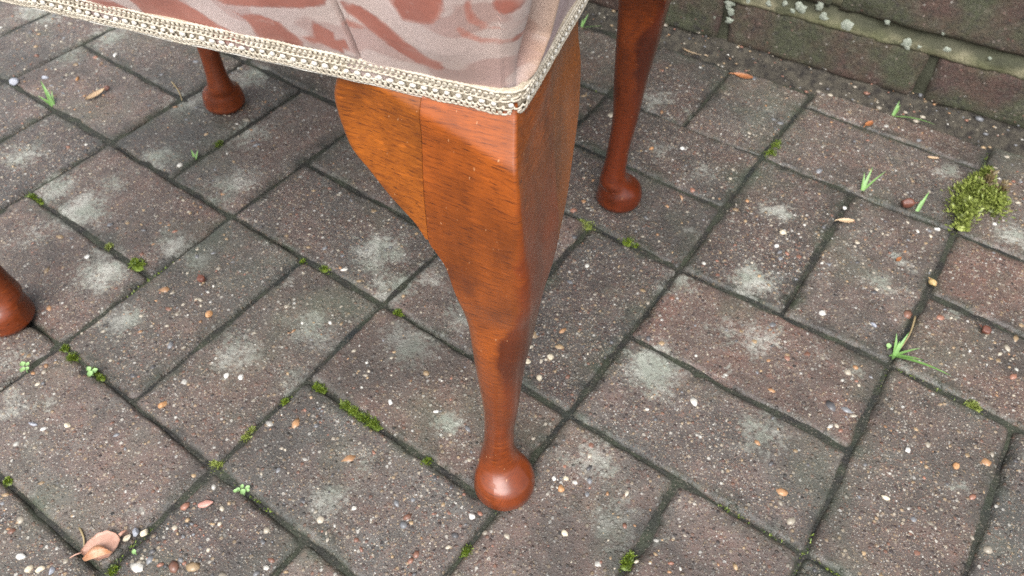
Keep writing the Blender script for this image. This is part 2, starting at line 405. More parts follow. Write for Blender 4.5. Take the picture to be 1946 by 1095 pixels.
MAT['peb_orange'] = simple('orange_pebble', (0.38, 0.19, 0.085), (0.47, 0.27, 0.13), 160, 0.4, 0.0004, 'obj')

# ------------------------------------------------------------------ paving: soil sheet + block pavers laid in basket weave
def axis(lo, hi, step, far):
    a = np.arange(lo, hi + 1e-9, step)
    return np.concatenate([[-far, -far / 4, -far / 20], a, [far / 20, far / 4, far]])
gx, gy = axis(-1.3, 1.5, 0.008, 60), axis(-0.9, 0.64, 0.008, 60)
X, Y = np.meshgrid(gx, gy)
near = (np.abs(X) < 2) & (np.abs(Y) < 2)
Z = np.where(near, np.minimum(-0.0037 + 0.0022 * fbm(X * 28, Y * 28, 0, 3, 3), -0.0027), -0.006)
paving = obj('paving', np.stack([X, Y, Z], -1).reshape(-1, 3), gridfaces(len(gy), len(gx)), MAT['soil'])
tag(paving, kind='structure')

# measured corners of the real laying: lattice place -> how far it is off
LAY = [((0, 0), (-.0023, -.0008)), ((.2, 0), (-.0026, -.0002)), ((.4, 0), (-.0007, -.0005)), ((-.2, 0), (-.0001, .0011)), ((.4, .2), (-.0007, -.0045)),
       ((-.2, .2), (-.0012, -.004)), ((.2, -.1), (-.0012, .0015)), ((.2, -.2), (.003, .0008)), ((0, -.1), (-.0009, -.0019)), ((0, -.2), (.0014, .0039)),
       ((.6, 0), (.0005, -.0003)), ((.6, .2), (-.0029, .0038)), ((.6, .1), (.0006, -.0001)), ((.5, .2), (.0024, .0016)), ((.4, .4), (-.0041, -.0023)),
       ((.4, .3), (-.0027, -.0031)), ((.6, .4), (.0012, .0004)), ((.6, .3), (.0033, .0044)), ((.3, .4), (.0032, -.0047)), ((.7, .2), (.0013, -.0031)),
       ((-.2, .1), (-.0023, .0019)), ((-.1, .2), (-.0045, -.0032)), ((-.1, 0), (.0018, .0006)), ((-.3, 0), (-.0032, .0005)), ((-.4, .1), (.0031, .002))]
LP = np.array([a for a, b in LAY]); LD = np.array([b for a, b in LAY])
def laid(x, y):
    w = np.exp(-((LP[:, 0] - x) ** 2 + (LP[:, 1] - y) ** 2) / (2 * 0.045 ** 2))
    s = w.sum()
    d = (w[:, None] * LD).sum(0) / (s + 0.25)
    return np.array([x + d[0], y + d[1]])

# lichen blotches: photo pixel, radius in pixels, strength
LICHEN = [(155, 400, 40, 1), (110, 352, 32, .8), (190, 515, 42, .95), (440, 350, 40, .7), (228, 610, 36, 1), (302, 297, 30, .7), (465, 255, 42, .6), (45, 295, 36, .6),
          (590, 628, 42, .7), (450, 668, 52, .6), (720, 475, 46, .8), (880, 600, 36, .8), (778, 655, 48, .9), (1240, 700, 55, 1.05), (1432, 535, 38, 1), (1440, 640, 42, .75),
          (1385, 630, 42, .5), (1678, 540, 28, .85), (1715, 497, 17, 1), (1925, 447, 30, 1), (1448, 822, 48, .7), (1130, 872, 56, .6), (1168, 992, 40, .8), (846, 810, 30, .9),
          (622, 945, 46, .6), (1482, 400, 28, .8), (1248, 188, 32, .5), (62, 22, 32, .7), (130, 105, 34, .5), (210, 68, 28, .75), (330, 460, 34, .85), (378, 490, 24, .9),
          (745, 545, 40, .75), (1292, 540, 32, .65), (482, 145, 28, .8), (352, 196, 32, .7), (215, 350, 26, .6), (1245, 285, 26, .45), (100, 30, 22, .6), (1560, 660, 30, .3),
          (25, 690, 40, .4), (60, 450, 34, .4), (1330, 330, 30, .4), (690, 900, 50, .35), (820, 530, 36, .6), (560, 720, 40, .45), (20, 770, 40, .5), (1795, 325, 20, .8)]
LI = []
for px, py, r, s in LICHEN:
    c0 = at(px, py); cx = at(px + r, py); cy = at(px, py + r)
    LI.append((c0[0], c0[1], max(0.004, 0.5 * (np.linalg.norm(cx - c0) + np.linalg.norm(cy - c0)) * 0.98), s * 1.06))
for _ in range(260):
    LI.append((rng.uniform(-.7, .9), rng.uniform(-.45, .52), rng.uniform(.002, .008), rng.uniform(.3, .7)))
LI = np.array(LI)
def lichen_at(x, y):
    r = np.zeros_like(x)
    wx = x + 0.0065 * fbm(x * 75, y * 75, 0, 41, 3); wy = y + 0.0065 * fbm(x * 75, y * 75, 5, 42, 3)
    for cx, cy, rad, s in LI:
        d2 = ((wx - cx) ** 2 + (wy - cy) ** 2) / (rad * rad)
        r = np.maximum(r, s * np.exp(-d2 * 1.1))
    return r

PAVERS = []
def edge_steps(L, step):
    e = np.array([0, .0007, .0016, .0028, .0044, .0066, .0095])
    inner = np.linspace(.0095, L - .0095, max(3, int(round((L - .019) / step)) + 1))[1:-1]
    return np.concatenate([e, inner, (L - e)[::-1]]) / L

def paver(q, idx, fine=True):
    """q: four ground corners, counter-clockwise, as laid; a worn concrete block between them"""
    q = np.array(q); ctr = q.mean(0)
    lu, lv = np.linalg.norm(q[1] - q[0]), np.linalg.norm(q[3] - q[0])
    su, sv = edge_steps(lu, .0032 if fine else .02), edge_steps(lv, .0032 if fine else .02)
    S, T = np.meshgrid(su, sv)
    P = (q[0][None, None] * ((1 - S) * (1 - T))[..., None] + q[1] * (S * (1 - T))[..., None] + q[2] * (S * T)[..., None] + q[3] * ((1 - S) * T)[..., None])
    x, y = P[..., 0], P[..., 1]
    du, dv = np.minimum(S, 1 - S) * lu, np.minimum(T, 1 - T) * lv
    # distance to the rounded outline
    rc = .005
    dd = np.where((du < rc) & (dv < rc), rc - np.hypot(rc - du, rc - dv), np.minimum(du, dv))
    wob = fbm(x * 70, y * 70, idx * 3.1, 11, 3)
    w = .0048 + .0026 * wob                                     # width of the worn arris
    e = np.clip(1 - dd / w, 0, 1.3)
    chip = np.clip(fbm(x * 45, y * 45, idx * 1.7, 13, 3) - .62, 0, 1) * np.clip(1 - dd / .012, 0, 1)
    z = -.0036 * e ** 2.0 - .010 * chip + .00035 * fbm(x * 130, y * 130, 0, 15, 3) + .0006 * vnoise(x * 17, y * 17, idx, 16)
    # pull the outline in where it is worn
    inw = (.0008 * np.clip(wob + .3, 0, 1)) * np.clip(1 - dd / .006, 0, 1)
    P = P + (ctr - P) / np.maximum(.03, np.linalg.norm(ctr - P, axis=-1, keepdims=True)) * inw[..., None]
    h0 = -.0003 - .0008 * rng.random()
    tx, ty = rng.normal(0, .006, 2)
    z = z + h0 + np.clip((x - ctr[0]) * tx + (y - ctr[1]) * ty, -.0004, .0003)
    n, m = S.shape
    V = np.concatenate([P, z[..., None]], -1).reshape(-1, 3)
    F = gridfaces(n, m)
    ring = np.concatenate([np.arange(m), np.arange(1, n) * m + m - 1, (n - 1) * m + np.arange(m - 2, -1, -1), np.arange(n - 2, 0, -1) * m])
    low = V[ring].copy(); low[:, 2] = -.05
    k = len(ring); base = len(V)
    sk = np.stack([ring, base + np.arange(k), base + (np.arange(k) + 1) % k, np.roll(ring, -1)], -1)
    V = np.concatenate([V, low]); F = np.concatenate([F, sk])
    edge = np.clip(1.12 - dd / np.maximum(.003, .0095 + .0095 * fbm(x * 26, y * 26, 0, 19, 3)), 0, 1).ravel()
    li = lichen_at(x.ravel(), y.ravel()) if fine else np.zeros(x.size)
    edge = np.concatenate([edge, np.ones(k)]); li = np.concatenate([li, np.zeros(k)])
    V[:, :2] -= ctr
    o = obj('paver', V, F, MAT['paver'], paving, True, {'edge': edge, 'lichen': li})
    o.location = (ctr[0], ctr[1], 0)
    if fine: PAVERS.append((q, h0, tx, ty, ctr))
    return o

def in_view(x, y):
    d = CAM_R @ (np.array([x, y, 0]) - CAM_C)
    if d[2] < .05: return False
    u, v = PW / 2 + FPX * d[0] / d[2], PH / 2 + FPX * d[1] / d[2]
    return -260 < u < PW + 260 and -260 < v < PH + 300

WALL_K, WALL_Y0 = 0.0911, 0.5272
def wall_y(x): return WALL_Y0 + WALL_K * x

J = .0012                                                       # half a joint
idx = 0
for i in range(-6, 7):
    for j in range(-4, 3):
        along_x = (i + j) % 2 == 0
        x0, y0 = i * .2, j * .2
        boxes = [(x0, y0, x0 + .2, y0 + .1), (x0, y0 + .1, x0 + .2, y0 + .2)] if along_x else [(x0, y0, x0 + .1, y0 + .2), (x0 + .1, y0, x0 + .2, y0 + .2)]
        for bi, (a, b, c, d) in enumerate(boxes):
            if j == 2:                                          # the row cut to the wall
                top = wall_y((a + c) / 2) - .017
                if along_x:
                    if bi == 0: d = .516
                    else:
                        b = .516; d = wall_y((a + c) / 2) - .010
                        if d - b < .022: continue
                else: d = top
                if along_x and bi == 0 and d > top: d = top
            q = []
            for (xx, yy), (ox, oy) in zip(((a, b), (c, b), (c, d), (a, d)), ((1, 1), (-1, 1), (-1, -1), (1, -1))):
                g = laid(xx, yy) + np.array([ox, oy]) * (J + rng.uniform(-.0009, .0009))
                q.append(g)
            idx += 1
            paver(q, idx, in_view((a + c) / 2, (b + d) / 2) or in_view(a, b) or in_view(c, d))

# stone chips showing in the worn faces of the pavers
ICO = []
ph = (1 + 5 ** .5) / 2
ICO_V = np.array([(-1, ph, 0), (1, ph, 0), (-1, -ph, 0), (1, -ph, 0), (0, -1, ph), (0, 1, ph), (0, -1, -ph), (0, 1, -ph), (ph, 0, -1), (ph, 0, 1), (-ph, 0, -1), (-ph, 0, 1)]) / math.sqrt(1 + ph * ph)
ICO_F = np.array([(0, 11, 5), (0, 5, 1), (0, 1, 7), (0, 7, 10), (0, 10, 11), (1, 5, 9), (5, 11, 4), (11, 10, 2), (10, 7, 6), (7, 1, 8),
                  (3, 9, 4), (3, 4, 2), (3, 2, 6), (3, 6, 8), (3, 8, 9), (4, 9, 5), (2, 4, 11), (6, 2, 10), (8, 6, 7), (9, 8, 1)])
CV, CF, nb = [], [], 0
for q, h0, tx, ty, ctr in PAVERS:
    area = np.linalg.norm(q[1] - q[0]) * np.linalg.norm(q[3] - q[0])
    front = ctr @ np.array([.57, -.82])                          # more worn, stonier blocks lie towards the path's near side
    dens = (6500 + 7500 * sstep(.05, .45, front)) * rng.choice([.45, .7, 1.0, 1.4, 1.7])
    for _ in range(int(area * dens)):
        s, t_ = rng.uniform(.03, .97), rng.uniform(.05, .95)
        g = q[0] * (1 - s) * (1 - t_) + q[1] * s * (1 - t_) + q[2] * s * t_ + q[3] * (1 - s) * t_
        if vnoise(g[0] * 22, g[1] * 22, 2.0, 55) < rng.uniform(-.9, .5): continue
        r = .0007 * math.exp(rng.normal(.45, .60)); r = min(r, .0046)
        sc = np.array([r * rng.uniform(.8, 1.6), r * rng.uniform(.7, 1.1), r * .5])
        a = rng.uniform(0, math.tau); ca, sa = math.cos(a), math.sin(a)
        v = ICO_V * rng.uniform(.78, 1.15, (12, 1)) * sc
        v = np.stack([v[:, 0] * ca - v[:, 1] * sa, v[:, 0] * sa + v[:, 1] * ca, v[:, 2]], -1)
        z = h0 + np.clip((g[0] - ctr[0]) * tx + (g[1] - ctr[1]) * ty, -.0004, .0003) - sc[2] * rng.uniform(.25, .6)
        CV.append(v + [g[0], g[1], z]); CF.append(ICO_F + nb); nb += 12
chips = obj('aggregate_chips', np.concatenate(CV), np.concatenate(CF), MAT['chip'], paving, True)
tag(chips, kind='stuff')

# ------------------------------------------------------------------ garden wall
WDIR = np.array([1, WALL_K]) / math.hypot(1, WALL_K)
WANG = math.atan2(WALL_K, 1)
wall = empty('brick_wall', (0.0, WALL_Y0, 0.0), WANG)
tag(wall, 'old damp brick garden wall with mossy pale mortar behind the stool', 'wall')
def wall_brick(x0, x1, z0, z1, seed, fine):
    st = .004 if fine else .02
    nx, nz = max(4, int((x1 - x0) / st)), max(4, int((z1 - z0) / st))
    xs = x0 + (x1 - x0) * np.linspace(0, 1, nx); zs = z0 + (z1 - z0) * np.linspace(0, 1, nz)
    Xg, Zg = np.meshgrid(xs, zs)
    d = np.minimum(np.minimum(Xg - x0, x1 - Xg), np.minimum(Zg - z0, z1 - Zg))
    e = np.clip(1 - d / (.006 + .003 * fbm(Xg * 60, Zg * 60, seed, 5, 2)), 0, 1)
    yv = .005 * e ** 2 + .0016 * fbm(Xg * 28, Zg * 28, seed, 6, 4) + .004 * np.clip(fbm(Xg * 40, Zg * 40, seed, 8, 3) - .5, 0, 1) + rng.uniform(-.002, .002)
    wob = .0016 * fbm(Xg * 40, Zg * 40, seed, 9, 2)
    V = np.stack([Xg + wob * (e > 0), yv, Zg + wob * (e > 0)], -1).reshape(-1, 3); F = gridfaces(nz, nx)
    ring = np.concatenate([np.arange(nx), np.arange(1, nz) * nx + nx - 1, (nz - 1) * nx + np.arange(nx - 2, -1, -1), np.arange(nz - 2, 0, -1) * nx])
    lo = V[ring].copy(); lo[:, 1] = .10; k = len(ring); b = len(V)
    F = np.concatenate([F, np.stack([ring, b + np.arange(k), b + (np.arange(k) + 1) % k, np.roll(ring, -1)], -1)])
    obj('brick', np.concatenate([V, lo]), F, MAT['brick'], wall)
PER = .235
courses = [(-.05, .0755, .2715), (.094, .160, .2715 + PER / 2), (.174, .240, .2715), (.254, .320, .2715 + PER / 2), (.334, .40, .2715), (.414, .48, .2715 + PER / 2)]
for ci, (z0, z1, xj) in enumerate(courses):
    for k in range(-5, 5):
        a = xj + k * PER
        fine = ci < 2 and -2 <= k <= 2
        wall_brick(a + .006, a + PER - .006, z0 if ci else .016 - .004 * 0, z1, ci * 20 + k, fine)
# mortar: weathered bed joints (proud at the foot, set back under the brick above) and flush perpends
def mortar_sheet(x0, x1, z0, z1, prof, fine, name='mortar_joint', darkened0=0.0):
    st = .004 if fine else .02
    nx, nz = max(3, int((x1 - x0) / st)), 9
    xs = np.linspace(x0, x1, nx); tz = np.linspace(0, 1, nz)
    Xg, T = np.meshgrid(xs, tz)
    Zg = z0 + (z1 - z0) * T
    yv = prof(T) + .0022 * fbm(Xg * 45, Zg * 45, 0, 31, 3)
    V = np.stack([Xg, yv, Zg], -1).reshape(-1, 3); F = gridfaces(nz, nx)
    ring = np.concatenate([np.arange(nx), np.arange(1, nz) * nx + nx - 1, (nz - 1) * nx + np.arange(nx - 2, -1, -1), np.arange(nz - 2, 0, -1) * nx])
    lo = V[ring].copy(); lo[:, 1] = .095; k = len(ring); b = len(V)
    F = np.concatenate([F, np.stack([ring, b + np.arange(k), b + (np.arange(k) + 1) % k, np.roll(ring, -1)], -1)])
    damp = np.concatenate([(darkened0 + sstep(.15, .62, T + .25 * fbm(Xg * 30, Zg * 30, 0, 33, 2)) * .85).ravel(), np.ones(k) * .5])  # mask of the mortar tone: darker towards the top of each joint
    return obj(name, np.concatenate([V, lo]), F, MAT['mortar'], wall, True, {'damp': damp})
for ci in range(len(courses) - 1):
    z0, z1 = courses[ci][1], courses[ci + 1][0]
    mortar_sheet(-.9, 1.45, z0 - .003, z1 + .003, lambda T: .0008 + .0095 * sstep(.25, 1, T), ci < 1)
for ci, (z0, z1, xj) in enumerate(courses):
    for k in range(-4, 5):
        a = xj + k * PER
        mortar_sheet(a - .0075, a + .0075, max(z0, .0) + .003, z1 - .003, lambda T: .0055 + 0 * T, ci < 2, darkened0=.45)
# crusty lichen rosettes on the wall
WN = np.array([-WDIR[1], WDIR[0]])
def on_wall(px, py):
    d = ray(px, py); n3 = np.array([WN[0], WN[1], 0.0]); p0 = np.array([0, WALL_Y0, 0])
    t_ = n3 @ (p0 - CAM_C) / (n3 @ d); g = CAM_C + t_ * d
    return (g[:2] - p0[:2]) @ WDIR, g[2]
for k, (px, py, r) in enumerate([(1386, 8, 8), (1388, 22, 7), (1386, 40, 6), (1521, 16, 11), (1565, 34, 8), (1608, 48, 11), (1724, 84, 13), (1746, 90, 5), (1799, 96, 7), (1505, 22, 5), (1490, 8, 5),
                                 (1685, 44, 5), (1792, 64, 4), (1357, 34, 5), (1558, 13, 9), (1420, 4, 6), (1460, 8, 5), (1880, 112, 4)]):
    sx, sz = on_wall(px, py); sx2, _ = on_wall(px + r, py); rad = abs(sx2 - sx) * 1.15
    rr = np.linspace(0, 1, 6)[1:]; aa = np.linspace(0, math.tau, 14, endpoint=False)
    V = [(sx, -.0002, sz)]
    lob = 1 + .45 * np.array([vnoise(math.cos(a) * 2.2 + k * 7, math.sin(a) * 2.2, 0, 71) for a in aa])
    for r_ in rr:
        for a, l in zip(aa, lob):
            V.append((sx + rad * r_ * l * math.cos(a), -.0002 + .0014 * r_ ** 3 + .0004 * vnoise(a * 3, r_ * 5, k, 72), sz + rad * r_ * l * math.sin(a)))
    F = [(0, 1 + i, 1 + (i + 1) % 14) for i in range(14)]
    for ri in range(4):
        for i in range(14):
            a_, b_ = 1 + ri * 14 + i, 1 + ri * 14 + (i + 1) % 14
            F.append((a_, a_ + 14, b_ + 14, b_))
    obj('lichen_patch', V, F, MAT['lichen'], wall)
# haunch of earth and old mortar along the wall foot
hx = np.linspace(-1.1, 1.4, 620); ht = np.linspace(0, 1, 14)
Xh, Th = np.meshgrid(hx, ht)
Yh = wall_y(Xh) - .024 + Th * .030
Zh = -.008 + .030 * sstep(0, 1, Th) ** 1.2 + .0034 * fbm(Xh * 70, Yh * 70, 0, 61, 4) - .004 * sstep(.75, .9, Th) * sstep(1.0, .92, Th)
HC, HF, nb = [], [], 0
for _ in range(900):
    x = rng.uniform(-.3, 1.1); t_ = rng.uniform(.02, .95); y = wall_y(x) - .024 + t_ * .030
    r = .0007 * math.exp(rng.normal(.35, .55)); v = ICO_V * rng.uniform(.78, 1.15, (12, 1)) * [r * 1.3, r, r * .6]
    z = -.008 + .030 * float(sstep(0, 1, t_)) ** 1.2 + .0034 * float(fbm(x * 70, y * 70, 0, 61, 4))
    HC.append(v + [x, y, z]); HF.append(ICO_F + nb); nb += 12
tag(obj('haunch_grit', np.concatenate(HC), np.concatenate(HF), MAT['chip'], paving, True), kind='stuff')
haunch = obj('wall_haunch', np.stack([Xh, Yh, Zh], -1).reshape(-1, 3), gridfaces(14, 620), MAT['haunch'], paving)

# ------------------------------------------------------------------ the stool
LX, LY = .485, .355
E1 = np.array([-.9646, -.2639]); E2 = np.array([-.2639, .9646])
CRN = np.array([.40315, -.0881])                                  # the near corner, plan
ctr = CRN + E1 * LX / 2 + E2 * LY / 2
stool = empty('stool', (ctr[0], ctr[1], 0.0), math.atan2(.2639, .9646))
tag(stool, 'upholstered stool with polished cabriole legs and pink damask seat edged in cream braid', 'stool')

ZK = np.array([.35, .335, .315, .295, .275, .255, .235, .21, .18, .14, .10, .07, .05, .038, .031, .0275, .0255, .024, .0215, .018, .011, .005, 0])[::-1]
BK = np.array([.0012, .0006, .0029, .0046, .0055, .0072, .0079, .006, .0056, .0026, 0, -.0030, -.0032, -.0018, .0008, .0040, .0066, .0090, .0120, .0141, .0157, .0154, .0130])[::-1]
T1K = np.array([.0837, .0877, .0857, .0715, .051, .0386, .0365, .0342, .0333, .0284, .0231, .0209, .0222, .0253, .0290, .0322, .0346, .0370, .0405, .0434, .0457, .0459, .0405])[::-1]
T2K = np.array([.0922, .0971, .1016, .0985, .0865, .0660, .0460, .0365, .0336, .0284, .0232, .0210, .0223, .0254, .0291, .0322, .0346, .0370, .0405, .0434, .0457, .0459, .0407])[::-1]
def pchip(xk, yk):
    h = np.diff(xk); dl = np.diff(yk) / h
    m = np.zeros(len(xk)); m[0], m[-1] = dl[0], dl[-1]
    for i in range(1, len(xk) - 1):
        if dl[i - 1] * dl[i] > 0:
            w1, w2 = 2 * h[i] + h[i - 1], h[i] + 2 * h[i - 1]
            m[i] = (w1 + w2) / (w1 / dl[i - 1] + w2 / dl[i])
    def f(x):
        x = np.clip(x, xk[0], xk[-1]); i = np.clip(np.searchsorted(xk, x) - 1, 0, len(xk) - 2)
        t = (x - xk[i]) / h[i]
        return ((1 + 2 * t) * (1 - t) ** 2 * yk[i] + t * (1 - t) ** 2 * h[i] * m[i] + t * t * (3 - 2 * t) * yk[i + 1] + t * t * (t - 1) * h[i] * m[i + 1])
    return f
fb, f1, f2 = pchip(ZK, BK), pchip(ZK, T1K), pchip(ZK, T2K)
POST = .0405
def knee(a, z):
    """extra roll-out of the knee towards the corner, with the flat struck across its top"""
    fade = sstep(.19, .305, z)
    full = .0138 * np.clip(1 - a / .072, 0, 1) * fade
    return np.minimum(full, np.maximum(.3535 - z, 0) * .60)
def side_roll(z): return .003 * sstep(.15, .21, z) * sstep(.31, .25, z)
def rnd_of(z): return np.interp(z, [0, .05, .12, .17, .21, .25, .29, .36], [1, 1, 1, .88, .60, .28, .12, .06])

def leg_section(z):
    b = fb(z); a_in = min(POST, -b + f1(z)); c_in = min(POST, -b + f2(z))
    if z < .20: c_in = -b + f2(z)
    w, h = a_in + b, c_in + b
    r = rnd_of(z) * min(w, h) / 2
    has_ear = sstep(.19, .25, z)
    ro = max(r, .0016)                                           # outer, knee corner
    rs = r * (1 - has_ear) + .0003 * has_ear                     # corners against the knee blocks
    ri = max(r, .004)
    pts = []
    def arc(cx, cy, rr, a0, n=9):
        for k in range(n):
            a = a0 + math.pi / 2 * k / (n - 1); pts.append((cx + rr * math.cos(a), cy + rr * math.sin(a)))
    def run(p, q, n=9):
        for k in range(1, n + 1):
            t = k / (n + 1); pts.append((p[0] + (q[0] - p[0]) * t, p[1] + (q[1] - p[1]) * t))
    arc(-b + ro, -b + ro, ro, math.pi); run((-b + ro, -b), (a_in - rs, -b))
    arc(a_in - rs, -b + rs, rs, 1.5 * math.pi); run((a_in, -b + rs), (a_in, c_in - ri))
    arc(a_in - ri, c_in - ri, ri, 0); run((a_in - ri, c_in), (-b + rs, c_in))
    arc(-b + rs, c_in - rs, rs, .5 * math.pi); run((-b, c_in - rs), (-b, -b + ro))
    P = np.array(pts)
    # roll the two outer faces out towards the corner
    wc = np.clip(1 - (P[:, 1] + b) / max(h, 1e-4), 0, 1); wa = np.clip(1 - (P[:, 0] + b) / max(w, 1e-4), 0, 1)
    k0 = knee(np.maximum(P[:, 0], 0), z); k1 = .40 * knee(np.maximum(P[:, 1], 0), z) + side_roll(z)
    P2 = P.copy(); P2[:, 1] -= k0 * wc; P2[:, 0] -= k1 * wa ** .6
    return P2
zs = np.unique(np.concatenate([np.linspace(0, .040, 48), np.linspace(.040, .06, 10), np.linspace(.06, .23, 36), np.linspace(.23, .356, 48)]))
secs = np.array([np.c_[leg_section(z), np.full(72, z)] for z in zs])
Vl = secs.reshape(-1, 3); Fl = [tuple(f) for f in gridfaces(len(zs), 72, True)]
Fl.append(tuple(range(71, -1, -1))); Fl.append(tuple((len(zs) - 1) * 72 + k for k in range(72)))
leg_me = mesh_data('leg', Vl, Fl); leg_me.materials.append(MAT['wood'])

def ear_mesh(name, f, swap):
    """knee block glued beside the post: outer face flush with the knee, end cut to a curve"""
    zz = [z for z in np.linspace(.19, .356, 60) if -fb(z) + f(z) > POST + .0006]
    n = 15; rows = []
    for z in zz:
        b = fb(z); end = -b + f(z); L = end - POST
        rr = min(.004, L * .45); th = .026
        row = []
        us = np.linspace(POST + .0001, end - rr, n)
        kk = lambda a: (knee(a, z) if not swap else .40 * knee(a, z) + side_roll(z))
        for a in us: row.append((a, -b - kk(a) * 1.0 + .00015))
        for k in range(1, 6):
            an = -math.pi / 2 + math.pi / 2 * k / 5; a = end - rr + rr * math.cos(an); row.append((a, -b - kk(a) + rr + rr * math.sin(an)))
        row.append((end, th)); row.append((end - rr, th + .002)); row.append((POST + .00025, th + .002))
        rows.append([(p[1], p[0], z) if swap else (p[0], p[1], z) for p in row])
    m = len(rows[0]); V = np.array(rows).reshape(-1, 3)
    F = [tuple(q) for q in gridfaces(len(zz), m, True)]
    F.append(tuple(range(m - 1, -1, -1))); F.append(tuple((len(zz) - 1) * m + k for k in range(m)))
    me = mesh_data(name, V, F); me.materials.append(MAT['wood_block'])
    return me
ear_a = ear_mesh('knee_block', f1, False); ear_c = ear_mesh('knee_block', f2, True)
import bmesh
for me in (leg_me, ear_a, ear_c):
    bm = bmesh.new(); bm.from_mesh(me); bmesh.ops.recalc_face_normals(bm, faces=bm.faces)
    for e in bm.edges:
        if len(e.link_faces) == 2 and e.calc_face_angle(0) > math.radians(48): e.smooth = False
    bm.to_mesh(me); bm.free()
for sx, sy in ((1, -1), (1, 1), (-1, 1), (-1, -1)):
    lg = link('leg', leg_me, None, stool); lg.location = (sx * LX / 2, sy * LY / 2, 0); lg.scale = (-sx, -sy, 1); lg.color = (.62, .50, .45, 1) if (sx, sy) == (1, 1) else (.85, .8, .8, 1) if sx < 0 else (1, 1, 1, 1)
    for me in (ear_a, ear_c): link('knee_block', me, None, lg)

# perimeter of the seat rail: q metres along from the near corner, + along the long side, counter-clockwise seen in (a, c)
RC = .005
def perimeter(step):
    """points and outward normals round the rail in stool space, with the signed run from the near corner"""
    hx_, hy_ = LX / 2, LY / 2
    segs = []
    out = []
    # start at the near corner (+x,-y) and go along the long side towards -x, then round
    cs = [(hx_, -hy_), (-hx_, -hy_), (-hx_, hy_), (hx_, hy_)]
    dirs = [(-1, 0), (0, 1), (1, 0), (0, -1)]; nrm = [(0, -1), (-1, 0), (0, 1), (1, 0)]
    q = 0.0
    for k in range(4):
        p0 = np.array(cs[k]); d = np.array(dirs[k]); n = np.array(nrm[k]); L = LX if k % 2 == 0 else LY
        # half of the corner arc is given to each side; straight part between
        arc = RC * math.pi / 2
        ns = max(2, int((L - 2 * RC) / step))
        for t in np.linspace(0, 1, ns, endpoint=False):
            pos = p0 + d * (RC + (L - 2 * RC) * t); out.append((pos, n, q + (L - 2 * RC) * t))
        q += L - 2 * RC
        c2 = p0 + d * (L - RC) - n * RC; n2 = np.array(nrm[(k + 1) % 4])
        na = max(3, int(arc / step * 1.5))
        for t in np.linspace(0, 1, na, endpoint=False):
            an = t * math.pi / 2; nn = n * math.cos(an) + n2 * math.sin(an)
            out.append((c2 + nn * RC, nn, q + arc * t))
        q += arc
    P = np.array([o[0] for o in out]); N = np.array([o[1] for o in out]); Q = np.array([o[2] for o in out])
    return P, N, Q, q
Pf, Nf, Qf, QTf = perimeter(.0004)
QT = QTf
def on_rim(q):
    q = np.asarray(q) % QTf
    return (np.stack([np.interp(q, np.r_[Qf, QTf], np.r_[Pf[:, 0], Pf[0, 0]]), np.interp(q, np.r_[Qf, QTf], np.r_[Pf[:, 1], Pf[0, 1]])], -1),
            np.stack([np.interp(q, np.r_[Qf, QTf], np.r_[Nf[:, 0], Nf[0, 0]]), np.interp(q, np.r_[Qf, QTf], np.r_[Nf[:, 1], Nf[0, 1]])], -1))
Q = np.concatenate([np.arange(0, .058, .0006), np.arange(.058, .088, .0003), np.arange(.088, .115, .0006), np.arange(.115, .30, .002), np.arange(.30, QT - .06, .004), np.arange(QT - .06, QT - 1e-4, .0006)])
Q = np.unique(Q); Q = Q[np.r_[True, np.diff(Q) > .00022]]
P, N = on_rim(Q)
ZB = .3505; TT0 = .3622
zr = np.concatenate([np.linspace(ZB, .386, 36), np.linspace(.3875, .432, 18)])
def bulge(z): 
    t = np.clip((z - ZB) / .085, 0, 1); return .0010 + .010 * np.sin(t * math.pi * .62)
